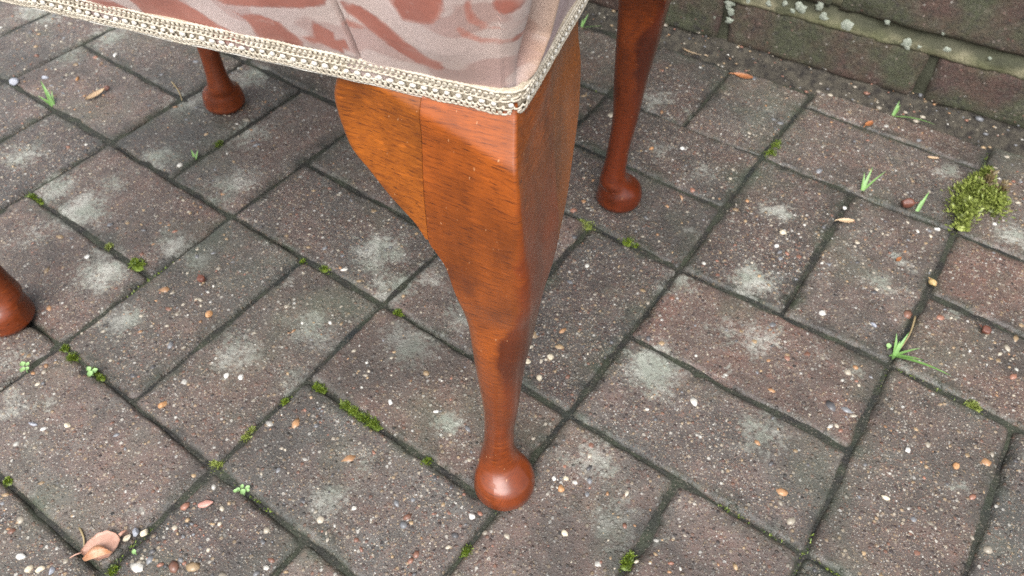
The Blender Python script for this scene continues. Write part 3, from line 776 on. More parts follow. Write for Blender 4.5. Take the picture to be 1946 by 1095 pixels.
# damask leaves and one dark area by the fold: outlines as they lie on the long side (photo pixels projected on that side), and scattered ones on the rest
def on_side(px, py):
    d = ray(px, py); n3 = np.array([-E2[0], -E2[1], 0]); o_ = 0.0
    for _ in range(6):
        p0 = np.array([CRN[0], CRN[1], .35]) + n3 * o_
        t_ = n3 @ (p0 - CAM_C) / (n3 @ d); g = CAM_C + t_ * d
        o_ = float(bulge(g[2]))
    return np.array([(g[:2] - CRN) @ E1, g[2]])
k1 = 1 / 2.994
def z1(l): return [(x * k1, y * k1) for x, y in l]
def z2(l): return [(600 + x * k1, y * k1) for x, y in l]
LEAVES = [z1([(440, -10), (500, 35), (700, 90), (870, 150), (930, 152), (850, 100), (700, 30), (610, -15)]),
          z1([(720, -20), (820, 80), (950, 150), (1060, 165), (1180, 195), (1290, 240), (1385, 245), (1395, 222), (1340, 180), (1240, 140), (1150, 90), (1000, 10), (970, -30)]),
          z1([(1290, 45), (1400, 110), (1470, 215), (1560, 262), (1650, 300), (1712, 297), (1724, 250), (1680, 200), (1600, 130), (1480, 80), (1420, 75), (1380, 85)]),
          z1([(1690, 205), (1800, 205), (1835, 170), (1770, 120), (1900, 190), (1910, 232), (1960, 262), (1960, 300), (1850, 260), (1760, 250)]),
          z1([(1130, -40), (1280, 30), (1450, 34), (1700, 48), (1850, 32), (1870, -60)]),
          z2([(-20, 130), (60, 170), (110, 225), (170, 222), (205, 282), (60, 250), (-30, 262)]),
          z2([(130, 10), (180, 90), (280, 150), (350, 210), (480, 290), (600, 360), (700, 398), (742, 380), (738, 330), (640, 300), (520, 220), (400, 120), (250, 40)]),
          z2([(370, -40), (450, 40), (500, 112), (620, 118), (700, 108), (752, 62), (742, -50)]),
          z2([(130, 140), (190, 165), (260, 175), (300, 160), (240, 130), (170, 110)]),
          z2([(985, 35), (1010, 5), (1050, 0), (1085, 30), (1085, 75), (1050, 108), (1010, 100), (985, 70)]),
          z2([(1140, 20), (1150, -30), (1250, -30), (1270, 30), (1220, 70), (1160, 60)]),  # dark area beside the corner fold, filled with the leaf colour
          z2([(800, 160), (840, 210), (930, 262), (1040, 285), (1150, 290), (1155, 262), (1040, 255), (940, 225), (860, 165), (820, 130)]),
          z2([(840, 60), (860, 130), (930, 185), (1020, 205), (1100, 200), (1140, 170), (1080, 180), (1000, 170), (930, 130), (890, 60), (880, 0), (850, 0)])]
POLY = [np.array([on_side(x, y) for x, y in l]) for l in LEAVES]
def leafpoly(a, z, L, W, ang):
    t = np.linspace(0, 1, 9); w = W * np.sin(np.pi * t ** .75)
    top = np.stack([t * L, w + .15 * L * np.sin(t * 3)], -1); bot = np.stack([t * L, -w + .15 * L * np.sin(t * 3)], -1)[::-1]
    p = np.concatenate([top, bot[1:-1]]); ca, sa = math.cos(ang), math.sin(ang)
    return np.stack([a + p[:, 0] * ca - p[:, 1] * sa, z + p[:, 0] * sa + p[:, 1] * ca], -1)
for _ in range(70):
    a = rng.uniform(.34, QT - .05)
    POLY.append(leafpoly(a, rng.uniform(.355, .44), rng.uniform(.03, .055), rng.uniform(.005, .010), rng.uniform(0, 6.3)))
for _ in range(14):
    POLY.append(leafpoly(rng.uniform(.01, .28), rng.uniform(.425, .44), rng.uniform(.03, .05), rng.uniform(.005, .009), rng.uniform(.2, 2.9)))
def sdf(A, Zv):
    best = np.full(A.shape, -.02)
    for p in POLY:
        lo, hi = p.min(0) - .008, p.max(0) + .008
        m = (A > lo[0]) & (A < hi[0]) & (Zv > lo[1]) & (Zv < hi[1])
        if not m.any(): continue
        x, y = A[m], Zv[m]; d = np.full(x.shape, 1e9); ins = np.zeros(x.shape, bool)
        for k in range(len(p)):
            a, b = p[k], p[(k + 1) % len(p)]; e = b - a; wv = np.stack([x - a[0], y - a[1]], -1)
            t = np.clip((wv @ e) / (e @ e + 1e-12), 0, 1); dd = np.hypot(wv[:, 0] - e[0] * t, wv[:, 1] - e[1] * t); d = np.minimum(d, dd)
            c_ = (a[1] > y) != (b[1] > y)
            ins ^= c_ & (x < (b[0] - a[0]) * (y - a[1]) / (b[1] - a[1] + 1e-15) + a[0])
        best[m] = np.maximum(best[m], np.where(ins, d, -d))
    return best
# run of the long side measured from the corner itself
A = Q + RC
A = np.where(Q > QT - RC * math.pi / 2 - 1e-6, (Q - QT) * .64 + RC * .0, A)
rows = []; dam = []; fold = []; worn = []
SEAM = (on_side(690, 122), on_side(630, 0))
for z in zr:
    hgt = (z - ZB) / .08
    off = bulge(z) + .0012 * vnoise(Q * 30, z * 40, 0, 81) + .0008 * np.sin(Q * 95 + z * 60)
    # overlapped join left of the corner
    sa = np.interp(z, [SEAM[0][1], SEAM[1][1]], [SEAM[0][0], SEAM[1][0]]) + (z - SEAM[1][1]) * (.25 if z > SEAM[1][1] else 0)
    da = Q + RC - sa
    off = off + (.0013 * sstep(-.0003, .0003, da) * np.exp(-np.clip(da, 0, 1) / .02) - .0045 * np.exp(-((da + .0005) / .00045) ** 2)) * sstep(TT0, TT0 + .003, z)
    # corner pleat: the long side's cloth is wrapped round and tucked under a fold that climbs back along the short side
    sq = np.where(Q > QT / 2, Q - QT, Q)
    g = float(np.clip((z - .356) / .022, 0, 1))
    qg = -.0040 - .016 * g
    tuck = np.where(sq >= qg, np.exp(-np.clip(sq - qg, 0, 1) / .010), 0) * sstep(qg - .0016, qg + .0016, sq)
    off = off - .0125 * g * tuck - .0025 * g * np.exp(-((sq + .003) / .010) ** 2) + .0040 * g * np.exp(-((sq - .022) / .012) ** 2)
    off = off + .0034 * np.exp(-np.clip(qg - sq, 0, 1) / .008) * sstep(qg + .0016, qg - .0016, sq) * sstep(TT0 - .002, TT0 + .004, z)
    # other corners get a plain pleat
    for qc in (LX - RC, LX + LY - 2.4 * RC, 2 * LX + LY - 4 * RC):
        off = off - .004 * g * np.exp(-((Q - qc) / .003) ** 2)
    rows.append(np.c_[P + N * off[:, None], np.full(len(P), z)])
    dam.append(sdf(np.where(Q > QT - .04, Q - QT, Q) + RC, np.full(len(Q), z)))
    fold.append(sstep(qg - .002, qg - .006, sq) * np.exp(-np.clip(qg - .02 - sq, 0, 1) / .05) * (sq < 0) * .8)
    worn.append(np.exp(-((sq - qg + .0014) / .0014) ** 2) * .85 * (sq < 0) * sstep(.3505, .357, z))
# roll over to the top and dome
pc = rows[-1][:, :2]
for sc_, zz in ((.985, .438), (.965, .4425), (.93, .446), (.85, .450), (.7, .4545), (.5, .458), (.25, .460), (.02, .4605)):
    rows.append(np.c_[pc * sc_, np.full(len(P), zz)])
    ang = np.arctan2(pc[:, 1], pc[:, 0])
    dam.append(.004 * fbm(pc[:, 0] * sc_ * 22, pc[:, 1] * sc_ * 22, 3, 91, 2)); fold.append(np.zeros(len(P))); worn.append(np.zeros(len(P)))
V = np.array(rows).reshape(-1, 3)
seat = obj('seat_cover', V, gridfaces(len(rows), len(P), True)[:, ::-1].copy(), MAT['fabric'], stool, True,
           {'damask': np.array(dam).ravel(), 'fold': np.array(fold).ravel(), 'worn': np.array(worn).ravel()})
# rail and lining under the seat
def ringbox(name, hx_, hy_, w, z0, z1, mat):
    V = []; F = []
    for z in (z0, z1):
        for (sx, sy) in ((1, 1), (-1, 1), (-1, -1), (1, -1)):
            V.append((sx * hx_, sy * hy_, z))
        for (sx, sy) in ((1, 1), (-1, 1), (-1, -1), (1, -1)):
            V.append((sx * (hx_ - w), sy * (hy_ - w), z))
    for k in range(4):
        n = (k + 1) % 4
        F += [(k, n, 8 + n, 8 + k), (4 + n, 4 + k, 12 + k, 12 + n), (n, k, 4 + k, 4 + n), (8 + k, 8 + n, 12 + n, 12 + k)]
    return obj(name, V, F, mat, stool, False)
ringbox('seat_rail', LX / 2 - .017, LY / 2 - .017, .020, .3510, .40, MAT['wood_block'])
lw, lh = LX / 2 - .026, LY / 2 - .026
obj('lining', [(-lw, -lh, .356), (lw, -lh, .356), (lw, lh, .356), (-lw, lh, .356)], [(3, 2, 1, 0)], MAT['lining'], stool, False)

# ---- gimp braid: backing strip, looped cords above and below, a row of white knots between
TB, TT = .3500, .3622
Pt, Nt, Qt, _ = perimeter(.003)
rows = []
for z, o in ((TB + .0004, .0010), (TB + .0002, .0024), (TT - .0002, .0026 + .0012), (TT, .0012)):
    rows.append(np.c_[Pt + Nt * o, np.full(len(Pt), z)])
braid = obj('braid_trim', np.array(rows).reshape(-1, 3), gridfaces(4, len(Pt), True)[:, ::-1].copy(), MAT['backing'], stool)
def tube_on_rim(q, z, o, r, sides=5, closed=False):
    z = z + .0005 * vnoise(np.asarray(q) * 38, 0, 0, 131) + .0003 * vnoise(np.asarray(q) * 120, 3, 0, 132)
    """a cord following (q, z, o) along the rim; returns vertices and faces"""
    p, n = on_rim(q)
    base = np.c_[p + n * o[:, None], z]
    tan = np.gradient(base, axis=0); tan /= np.linalg.norm(tan, axis=1, keepdims=True) + 1e-9
    nn = np.c_[n, np.zeros(len(n))]
    side = np.cross(tan, nn); side /= np.linalg.norm(side, axis=1, keepdims=True) + 1e-9
    up = np.cross(side, tan)
    a = np.arange(sides) / sides * math.tau
    V = base[:, None] + r * (np.cos(a)[None, :, None] * side[:, None] + np.sin(a)[None, :, None] * up[:, None])
    return V.reshape(-1, 3), gridfaces(len(q), sides, True)
def zoff(z): return .0026 + .0012 * (z - TB) / (TT - TB)
def cords(name, specs, mat):
    VV, FF, b = [], [], 0
    for q, z, o, r in specs:
        v, f = tube_on_rim(q, z, o, r); VV.append(v); FF.append(f + b); b += len(v)
    o_ = obj(name, np.concatenate(VV), np.concatenate(FF), mat, braid); tag(o_, kind='stuff'); return o_
npitch = int(round(QTf / .00255)); pitch = QTf / npitch
tt = np.linspace(0, npitch, npitch * 9 + 1); qq = tt * pitch; th = tt * math.tau
jit = 1 + .34 * vnoise(qq * 330, 0, 0, 97)
specs = []
for zc, amp, ph0, rr, wd in ((TT - .0019, .00125, 0, .00052, .40), (TB + .0021, .00125, 1.0, .00052, .40), (TT - .0042, .00055, 2.2, .00046, .30), (TB + .0043, .00055, 3.4, .00046, .30)):
    # a chain of small rings, each hooked into the next
    z = zc + amp * np.sin(th + ph0) * jit + .00035 * vnoise(qq * 150, zc * 900, 0, 98)
    q = qq + pitch * (wd + .16 * vnoise(qq * 210, zc * 700, 0, 99)) * np.cos(th + ph0)
    specs.append((q, z, zoff(z) + .0007 + .0004 * np.sin(th + ph0 * 1.7), rr))
z = np.full(len(tt[::3]), TT - .0001) + .00022 * np.sin(th[::3] * 1.0); specs.append((qq[::3], z, zoff(z) + .0003 + 0 * z, .00062))
cords('looped_cord', specs, MAT['cord'])
z = np.full(len(tt[::4]), TB + .0001); cords('edge_cord', [(qq[::4], z, zoff(z) + .0001 + 0 * z, .00048)], MAT['pearl'])
# white knots
VV, FF, b = [], [], 0
nk = npitch // 2
kv = []
for lat in np.linspace(-1, 1, 7):
    for lon in range(10):
        c_ = math.sqrt(max(0, 1 - lat * lat)); kv.append((c_ * math.cos(lon * .6283), c_ * math.sin(lon * .6283), lat))
kv = np.array(kv); kf = gridfaces(7, 10, True)
for k in range(nk):
    q = (k + .5) * QTf / nk; p, n = on_rim(q); t_ = np.array([-n[1], n[0]])
    z0 = (TB + TT) / 2 - .0001; near_ = Q is not None
    s = np.array([.0015, .0009, .00115]) * rng.uniform(.78, 1.12, 3); z0 += rng.normal(0, .00018)
    loc = kv * s
    v = np.c_[loc[:, :1] * t_[None] + loc[:, 1:2] * n[None] + (p + n * (zoff(z0) + .0010))[None], loc[:, 2] + z0]
    VV.append(v); FF.append(kf + b); b += len(kv)
o_ = obj('white_knots', np.concatenate(VV), np.concatenate(FF), MAT['pearl'], braid); tag(o_, kind='stuff')

# ------------------------------------------------------------------ small growth and litter on the paving
def moss_mesh(shape, n, size, height, leaf, seed):
    """a cushion of pointed leaves; shape: list of (x, y, r) mounds round the origin"""
    r_ = np.random.default_rng(seed); V, F = [], []; b = 0
    ar = np.array([m_[2] ** 2 for m_ in shape]); ar = ar / ar.sum()
    for _ in range(n):
        mx, my, mr = shape[r_.choice(len(shape), p=ar)]
        d = abs(r_.normal(0, .52)); a = r_.uniform(0, math.tau)
        lob = 1 + .45 * float(vnoise(math.cos(a) * 1.7 + mx * 900, math.sin(a) * 1.7 + my * 900, 0, seed))
        x, y = mx + mr * d * lob * math.cos(a), my + mr * d * lob * math.sin(a)
        z = height * max(0, 1 - d * d * .8) * r_.uniform(.5, 1.0) * (1 + .5 * float(vnoise(x * 700, y * 700, 0, seed + 3)))
        out = np.array([math.cos(a) * d * .9 + r_.normal(0, .5), math.sin(a) * d * .9 + r_.normal(0, .5), r_.uniform(.3, 1.1)]); out /= np.linalg.norm(out)
        sd_ = np.cross(out, [r_.normal(), r_.normal(), r_.normal()]); sd_ /= np.linalg.norm(sd_) + 1e-9
        L = leaf * r_.uniform(.6, 1.4); p = np.array([x, y, z - .0005])
        w = L * .20
        up = np.cross(sd_, out) * L * .12
        V += [p - sd_ * w * .5, p + sd_ * w * .5, p + out * L * .5 + sd_ * w + up, p + out * L * .5 - sd_ * w + up, p + out * L]
        F += [(b, b + 1, b + 2, b + 3), (b + 3, b + 2, b + 4)]; b += 5
    return V, F
def mound(shape, height):
    V, F, b = [], [], 0
    for mx, my, mr in shape:
        for ri, rr in enumerate((0, .35, .6, .8)):
            for k in range(10):
                a = k * math.tau / 10; V.append((mx + mr * rr * math.cos(a), my + mr * rr * math.sin(a), height * (1 - rr * rr) * .55 - .0015))
        for ri in range(3):
            for k in range(10):
                F.append((b + ri * 10 + k, b + (ri + 1) * 10 + k, b + (ri + 1) * 10 + (k + 1) % 10, b + ri * 10 + (k + 1) % 10))
        b += 40
    return V, F
def moss(pts, label, height=.006, n=500, leaf=.0022, mat='moss', group=None, z=-.003):
    """pts: photo pixels with a radius in pixels; one clump"""
    w = [(at(x, y), np.linalg.norm(at(x + r, y) - at(x, y))) for x, y, r in pts]
    c0 = np.mean([a for a, _ in w], 0)
    shape = [(a[0] - c0[0], a[1] - c0[1], r) for a, r in w]
    e = empty('moss_clump', (c0[0], c0[1], z)); tag(e, label, 'moss', group)
    height *= .7
    V, F = mound(shape, height); obj('cushion', V, F, MAT[mat], e)
    V, F = moss_mesh(shape, int(n * 2.4), 0, height, leaf * .72, int(pts[0][0])); o = obj('foliage', V, F, MAT[mat], e); tag(o, kind='stuff')
    return e
moss([(262, 502, 17), (256, 496, 12)], 'round bright green moss cushion in the joint at far left', .008, 420)
moss([(122, 662, 10), (135, 680, 15)], 'two-lobed yellow-green moss cushion in the joint below the far-left foot', .007, 420)
moss([(176, 706, 12), (190, 716, 9)], 'small moss cushion with a seedling growing from it, low in the left joint', .006, 280)
moss([(608, 738, 15), (600, 732, 10)], 'upper small moss patch at the start of the mossy joint left of the near leg', .005, 280)
moss([(655, 770, 14), (672, 782, 15), (690, 795, 19), (708, 806, 20)], 'long bright green moss ridge filling the joint left of the near foot', .007, 900)
moss([(543, 762, 12)], 'tiny moss dot in the side joint left of the mossy ridge', .005, 160)
moss([(466, 830, 12), (475, 815, 9)], 'olive moss smear in the wide joint at lower left', .004, 220, mat='moss_dry')
moss([(806, 882, 13), (815, 872, 8)], 'small green moss tuft in the joint just left of the near foot', .005, 220)
moss([(887, 1046, 13)], 'small dark moss patch at the bottom below the near foot', .004, 180)
moss([(1190, 1068, 17), (1198, 1055, 10)], 'moss patch in the joint at the bottom edge right of the near foot', .005, 320)
moss([(1195, 456, 15), (1210, 465, 10)], 'dark green moss strip in the joint beside the knee of the near leg', .004, 240)
moss([(1115, 428, 17), (1105, 420, 10)], 'pale green moss tuft between the near leg and the back right foot', .005, 260, mat='moss_dry')
moss([(1466, 290, 13), (1474, 278, 11), (1480, 270, 7)], 'upright green moss tuft at the crossing of joints below the wall', .008, 320)
moss([(1851, 769, 14), (1860, 775, 8)], 'small olive moss pad in the joint at the right edge', .005, 200, mat='moss_dry')
moss([(415, 882, 12), (405, 878, 8)], 'thin moss at the joint corner at lower left', .003, 150, mat='moss_dry')
moss([(575, 495, 8), (616, 508, 9)], 'pair of moss dots in the joint left of the near leg', .004, 180)
moss([(755, 592, 13)], 'dark moss spot in the joint behind the shaft of the near leg', .004, 160)
moss([(412, 273, 9), (418, 268, 6)], 'small bright moss dot in front of the farthest foot', .004, 150)
moss([(14, 913, 9)], 'little bright green moss ball at the lower left edge', .006, 150)
moss([(60, 372, 12), (75, 380, 9)], 'moss streak in the joint above the far-left foot', .004, 200)
moss([(207, 466, 10)], 'dark moss dot above the round moss cushion at left', .004, 130, mat='moss_dry')
moss([(212, 1088, 14), (222, 1078, 9)], 'moss in the joint corner below the fallen pink leaf', .005, 220)
# the big torn-out clump lying on the blocks at the right
big = moss([(1845, 375, 26), (1862, 352, 20), (1830, 410, 20), (1885, 395, 22), (1825, 435, 12), (1868, 385, 24), (1812, 395, 12)],
           'large loose clump of green and brown moss lying at the right', .026, 2600, .0058, 'moss_dry', z=-.001)
w = at(1860, 372); V, F = moss_mesh([(0, 0, .012), (.014, -.004, .009)], 420, 0, .022, .005, 5)
V = [tuple(np.array(v) + [w[0] - big.location[0], w[1] - big.location[1], .001]) for v in V]
tag(obj('dead_foliage', V, F, MAT['moss_dead'], big), 'brown dead heart of the moss clump', kind='stuff')
# thin moss along the joints, too small to count
V, F, b = [], [], 0
for i in range(-7, 8):
    for j in range(-5, 4):
        for horiz in (0, 1):
            x0, y0 = i * .2, j * .2
            for s in np.arange(0, .2, .0035):
                x, y = (x0 + s, y0) if horiz else (x0, y0 + s)
                g = laid(x, y)
                if g[1] > wall_y(g[0]) - .03: continue
                if fbm(g[0] * 11, g[1] * 11, 0, 77, 3) < .52 or not in_view(g[0], g[1]): continue
                for _ in range(3):
                    p = np.array([g[0] + rng.normal(0, .0016), g[1] + rng.normal(0, .0016), -.0052 + rng.uniform(0, .0014)])
                    a = rng.uniform(0, math.tau); d = np.array([math.cos(a), math.sin(a), rng.uniform(.3, 1)]) * .0018; sd_ = np.array([-math.sin(a), math.cos(a), 0]) * .0006
                    V += [p - sd_, p + sd_, p + d]; F.append((b, b + 1, b + 2)); b += 3
tag(obj('joint_moss', V, F, MAT['moss'], paving), kind='stuff')

def blade(p0, az, L, w, lean, curl, mat, parent, name='blade'):
    n = 8; V = []
    for k in range(n):
        t = k / (n - 1); r = L * (lean * t + curl * t * t * .5); h = L * (t * (1 - .35 * lean) - curl * .55 * t * t)
        c_ = np.array(p0) + [r * math.cos(az), r * math.sin(az), h]; s = np.array([-math.sin(az), math.cos(az), 0]) * w * (1 - t ** 2.2) * .5
        V += [c_ - s, c_ + [0, 0, -w * .12], c_ + s]
    V = np.array(V)
    V[:, 2] = np.maximum(V[:, 2], -.002)
    return obj(name, V, gridfaces(n, 3), MAT[mat], parent)
def tuft(px, py, blades, label, z=-.003):
    c0 = at(px, py); e = empty('grass_tuft', (c0[0], c0[1], z)); tag(e, label, 'grass', 'grass tufts in the joints')
    for tx, ty, L, w, lean, curl in blades:            # aimed at a photo pixel
        d = at(tx, ty) - c0; az = math.atan2(d[1], d[0]); blade((0, 0, 0), az, L, w, lean, curl, 'grass', e)
    return e
tuft(1702, 672, [(1768, 718, .040, .0036, .95, .35), (1735, 690, .022, .003, .8, .3), (1682, 705, .018, .0032, .8, .2), (1690, 640, .022, .003, .5, .2), (1722, 640, .026, .003, .5, .3), (1738, 672, .020, .0026, .8, .3), (1676, 690, .014, .0026, .8, .2), (1706, 630, .016, .0026, .4, .2)],
     'spreading grass tuft in the joint at right with one long flat blade')
tuft(1697, 218, [(1742, 186, .040, .0032, .7, .25), (1712, 190, .022, .0026, .4, .2), (1752, 246, .040, .0026, .95, .5), (1728, 190, .026, .0024, .5, .3)], 'grass tuft at the foot of the wall with one drooping blade')
tuft(100, 198, [(82, 162, .034, .0048, .6, .3), (112, 176, .020, .003, .5, .2), (70, 190, .018, .004, .9, .2), (95, 170, .022, .003, .3, .2)], 'short grass tuft beside the tan leaf at upper left')
tuft(1640, 360, [(1652, 330, .030, .0034, .5, .3), (1632, 335, .022, .003, .5, .2), (1672, 345, .030, .0022, .8, .3), (1640, 375, .014, .0026, .8, .1)], 'pale fine grass tuft in the joint left of the big moss clump')
tuft(1742, 402, [(1764, 372, .026, .0036, .7, .2), (1750, 376, .016, .0026, .5, .2)], 'single broad grass shoot beside the dark brown seed')
tuft(370, 300, [(362, 285, .012, .003, .7, .1), (380, 292, .012, .0026, .6, .1), (372, 310, .010, .0024, .7, .1)], 'tiny grass shoot in the joint below the farthest foot')
tuft(1345, 93, [(1370, 113, .026, .0036, .95, .1)], 'lone green blade lying at the wall foot behind the back right leg')
tuft(1105, 50, [(1122, 38, .022, .0028, .6, .2), (1146, 74, .034, .0026, .95, .2), (1112, 35, .014, .0026, .4, .2)], 'grass tuft by the wall just right of the seat braid')
# straws
def straw(px0, py0, px1, py1, label):
    a, b_ = at(px0, py0, .001), at(px1, py1, .001); d = b_ - a; L = np.linalg.norm(d); az = math.atan2(d[1], d[0])
    n, s = 8, 6; V = []
    for k in range(n):
        t = k / (n - 1)
        for q in range(s):
            an = q * math.tau / s; rr = .0009 * (1 - .5 * t)
            V.append((L * t, rr * math.cos(an) + .002 * math.sin(t * 3), rr * math.sin(an) + .0006))
    F = [tuple(f) for f in gridfaces(n, s, True)] + [tuple(range(s - 1, -1, -1)), tuple((n - 1) * s + k for k in range(s))]
    o = obj('straw', V, F, MAT['straw']); o.location = (a[0], a[1], -.0005); o.rotation_euler = (0, 0, az); tag(o, label, 'straw')
straw(1740, 600, 1712, 660, 'dry straw stalk lying in the joint above the spreading grass tuft')
straw(326, 155, 345, 190, 'short pale straw beside the farthest foot')
straw(150, 1002, 156, 1050, 'thin tan straw beside the stalk of the fallen pink leaf')

def oval_leaf(n, m, L, W, camber, curl, tip=0.85):
    V = []
    for i in range(n):
        t = i / (n - 1); w = W * math.sin(math.pi * min(1, t * .96 + .02) ** tip) ** .8
        for j in range(m):
            s = j / (m - 1) * 2 - 1
            V.append((L * (t - .5), w * s * .5 * (1 + .05 * math.sin(t * 25)), camber * (s * s) * W + curl * (2 * t - 1) ** 2 * L + .0012 - .02 * W * math.exp(-(s / .08) ** 2)))
    top = np.array(V); bot = top.copy(); bot[:, 2] -= .0004
    F = gridfaces(n, m); Fb = gridfaces(n, m, off=n * m)[:, ::-1]
    ring = np.concatenate([np.arange(m), np.arange(1, n) * m + m - 1, (n - 1) * m + np.arange(m - 2, -1, -1), np.arange(n - 2, 0, -1) * m])
    k = n * m
    S = np.stack([ring, np.roll(ring, -1), np.roll(ring, -1) + k, ring + k], -1)
    return np.concatenate([top, bot]), np.concatenate([F, Fb, S])
def stalk(p0, p1, r, mat, parent, name='stalk'):
    p0, p1 = np.array(p0), np.array(p1); d = (p1 - p0) / np.linalg.norm(p1 - p0); s = np.cross(d, [0, 0, 1.0]); s /= np.linalg.norm(s) + 1e-9; u = np.cross(s, d)
    V = []
    for t in (0, .5, 1):
        for k in range(6):
            a = k * math.tau / 6; V.append(p0 + (p1 - p0) * t + (s * math.cos(a) + u * math.sin(a)) * r * (1 - .4 * t) + np.array([0, 0, .001 * math.sin(t * 3)]))
    return obj(name, V, [tuple(f) for f in gridfaces(3, 6, True)] + [(5, 4, 3, 2, 1, 0), (12, 13, 14, 15, 16, 17)], MAT[mat], parent)
def fallen(px, py, tx, ty, L, W, mat, label, camber=.10, curl=.05, stem=.35, z=.0):
    """leaf centred on the pixel, its stalk end pointing to (tx, ty)"""
    c0 = at(px, py); d = at(tx, ty) - c0; e = empty('fallen_leaf', (c0[0], c0[1], z), math.atan2(d[1], d[0])); tag(e, label, 'leaf', 'fallen leaves')
    V, F = oval_leaf(14, 9, L, W, camber, curl); obj('blade', V, F, MAT[mat], e)
    if stem: stalk((L * .47, 0, .0012 + curl * L * .9), (L * (.5 + stem), .001, .0015), .0007, mat, e)
    return e
lf = fallen(194, 1041, 152, 1055, .026, .0215, 'leaf_pink', 'curled pink-brown oval leaf with a folded edge at lower left', .06, .03, .30, .0008)
# the lower margin of that leaf is folded over itself
V = []
for i in range(9):
    t = i / 8
    for j in range(6):
        s = j / 5; x = .0105 - .0185 * t; w = .011 * math.sin(math.pi * min(1, t * .9 + .08))
        V.append((x, .0103 - w * s * .95 - .002 * (1 - s), .0018 + .0042 * math.sin(s * 2.6) + .0012))
obj('folded_edge', V, gridfaces(9, 6), simple('folded_leaf_edge', (0.34, 0.13, 0.05), (0.46, 0.26, 0.16), 120, 0.4, 0.0005, 'obj'), lf)
stalk((-.0128, -.0035, .002), (-.018, -.006, .0015), .0014, 'leaf_pink', lf, 'tip')
fallen(183, 183, 210, 168, .026, .0085, 'leaf_tan', 'narrow tan dry leaf with a dark tip at upper left', .25, .04, .2)
fallen(1606, 422, 1590, 421, .017, .006, 'leaf_tan', 'small pointed tan leaf lying on a joint near the big moss clump', .2, .04, .15)
fallen(1411, 147, 1380, 140, .024, .0095, 'leaf_brown', 'brown wet leaf lying against the wall foot', .15, .03, .2)
fallen(1650, 238, 1636, 245, .014, .0065, 'leaf_brown', 'small orange-brown leaf on the thin strip of block by the wall', .2, .05, .2)
fallen(1316, 100, 1345, 110, .03, .008, 'leaf_tan', 'long pale wet leaf near the wall behind the back right leg', .1, .02, .2)
fallen(1772, 302, 1790, 304, .012, .0035, 'leaf_tan', 'tiny salmon leaf sliver in the joint near the wall', .2, .03, 0)
fallen(1707, 500 - 5, 1716, 488, .008, .004, 'leaf_brown', 'tiny brown flake on the block left of the big moss clump', .2, .04, 0)

def pebble_mesh(seed, sx, sy, sz):
    """a broken stone: a lump cut by a few random flats, edges a little worn"""
    r_ = np.random.default_rng(seed)
    bm = bmesh.new(); bmesh.ops.create_icosphere(bm, subdivisions=3, radius=1.0)
    off = r_.uniform(0, 50)
    cuts = []
    for _ in range(7):
        n_ = r_.normal(size=3); n_ /= np.linalg.norm(n_); cuts.append((n_, r_.uniform(.55, .92)))
    for v in bm.verts:
        c_ = np.array(v.co)
        for n_, d_ in cuts:
            h_ = c_ @ n_
            if h_ > d_: c_ = c_ - n_ * (h_ - d_) * .9
        k = 1 + .10 * float(vnoise(c_[0] * 2.3 + off, c_[1] * 2.3, c_[2] * 2.3, 5)); v.co = Vector((c_[0] * sx * k, c_[1] * sy * k, c_[2] * sz * k))
    me = bpy.data.meshes.new('pebble'); bm.to_mesh(me); bm.free()
    me.polygons.foreach_set('use_smooth', np.full(len(me.polygons), True)); return me
def pebble(px, py, dia_px, mat, label, asp=.75, flat=.55, name='pebble', cat='pebble', rz=None, group='loose pebbles'):
    c0 = at(px, py); r = np.linalg.norm(at(px + dia_px / 2, py) - c0)
    me = pebble_mesh(int(px * 7 + py), r, r * asp, r * flat); me.materials.append(MAT[mat])
    o = link(name, me); o.location = (c0[0], c0[1], r * flat * .30 - .0008); o.rotation_euler = (0, 0, rng.uniform(0, 6.28) if rz is None else rz)
    tag(o, label, cat, group); return o
pebble(27, 156, 19, 'peb_grey', 'smooth blue-grey pebble in the joint at the upper left edge', .95, .7)
pebble(430, 714, 14, 'peb_white', 'left of two white pebbles on the block at left centre', .7)
pebble(458, 716, 15, 'peb_white', 'right of two white pebbles on the block at left centre', .7)
pebble(391, 957, 30, 'peb_pink', 'flat pink oval stone on a block at lower left', .5, .3, rz=.9)
pebble(258, 1012, 20, 'peb_grey', 'pale grey stone just right of the fallen pink leaf', .7)
pebble(274, 1012, 18, 'peb_cream', 'tan stone at the joint edge, second right of the fallen pink leaf', .8)
pebble(241, 1022, 17, 'peb_cream', 'cream stone touching the right edge of the fallen pink leaf', .6)
pebble(40, 1058, 20, 'peb_white', 'white pebble at the bottom left corner, upper of the pair', .7)
pebble(55, 1082, 19, 'peb_cream', 'cream stone at the bottom left edge, lower of the pair', .8)
pebble(76, 1082, 19, 'peb_cream', 'cream stone right of the bottom left pair', .7)
pebble(98, 1085, 18, 'peb_grey', 'grey-white stone at the bottom, fourth from the left corner', .6)
pebble(128, 808, 16, 'peb_cream', 'cream pebble on the stony block at left', .7)
pebble(62, 806, 20, 'peb_grey', 'elongated pale grey pebble on the stony block at left', .35)
pebble(82, 815, 12, 'peb_white', 'small white pebble right of the elongated grey one', .7)
pebble(310, 769, 20, 'peb_orange', 'orange angular stone on the block at lower left', .8)
pebble(742, 764, 14, 'peb_white', 'white angular chip above the long moss ridge', .75)
pebble(829, 782, 12, 'peb_white', 'white chip on the block left of the near ankle', .6)
pebble(896, 981, 16, 'peb_white', 'white angular pebble in front of the near foot', .8)
pebble(1066, 928, 16, 'peb_orange', 'yellow-orange pebble right of the near foot', .9)
pebble(1053, 909, 10, 'peb_white', 'small pale pebble right of the near foot beside the orange one', .9)
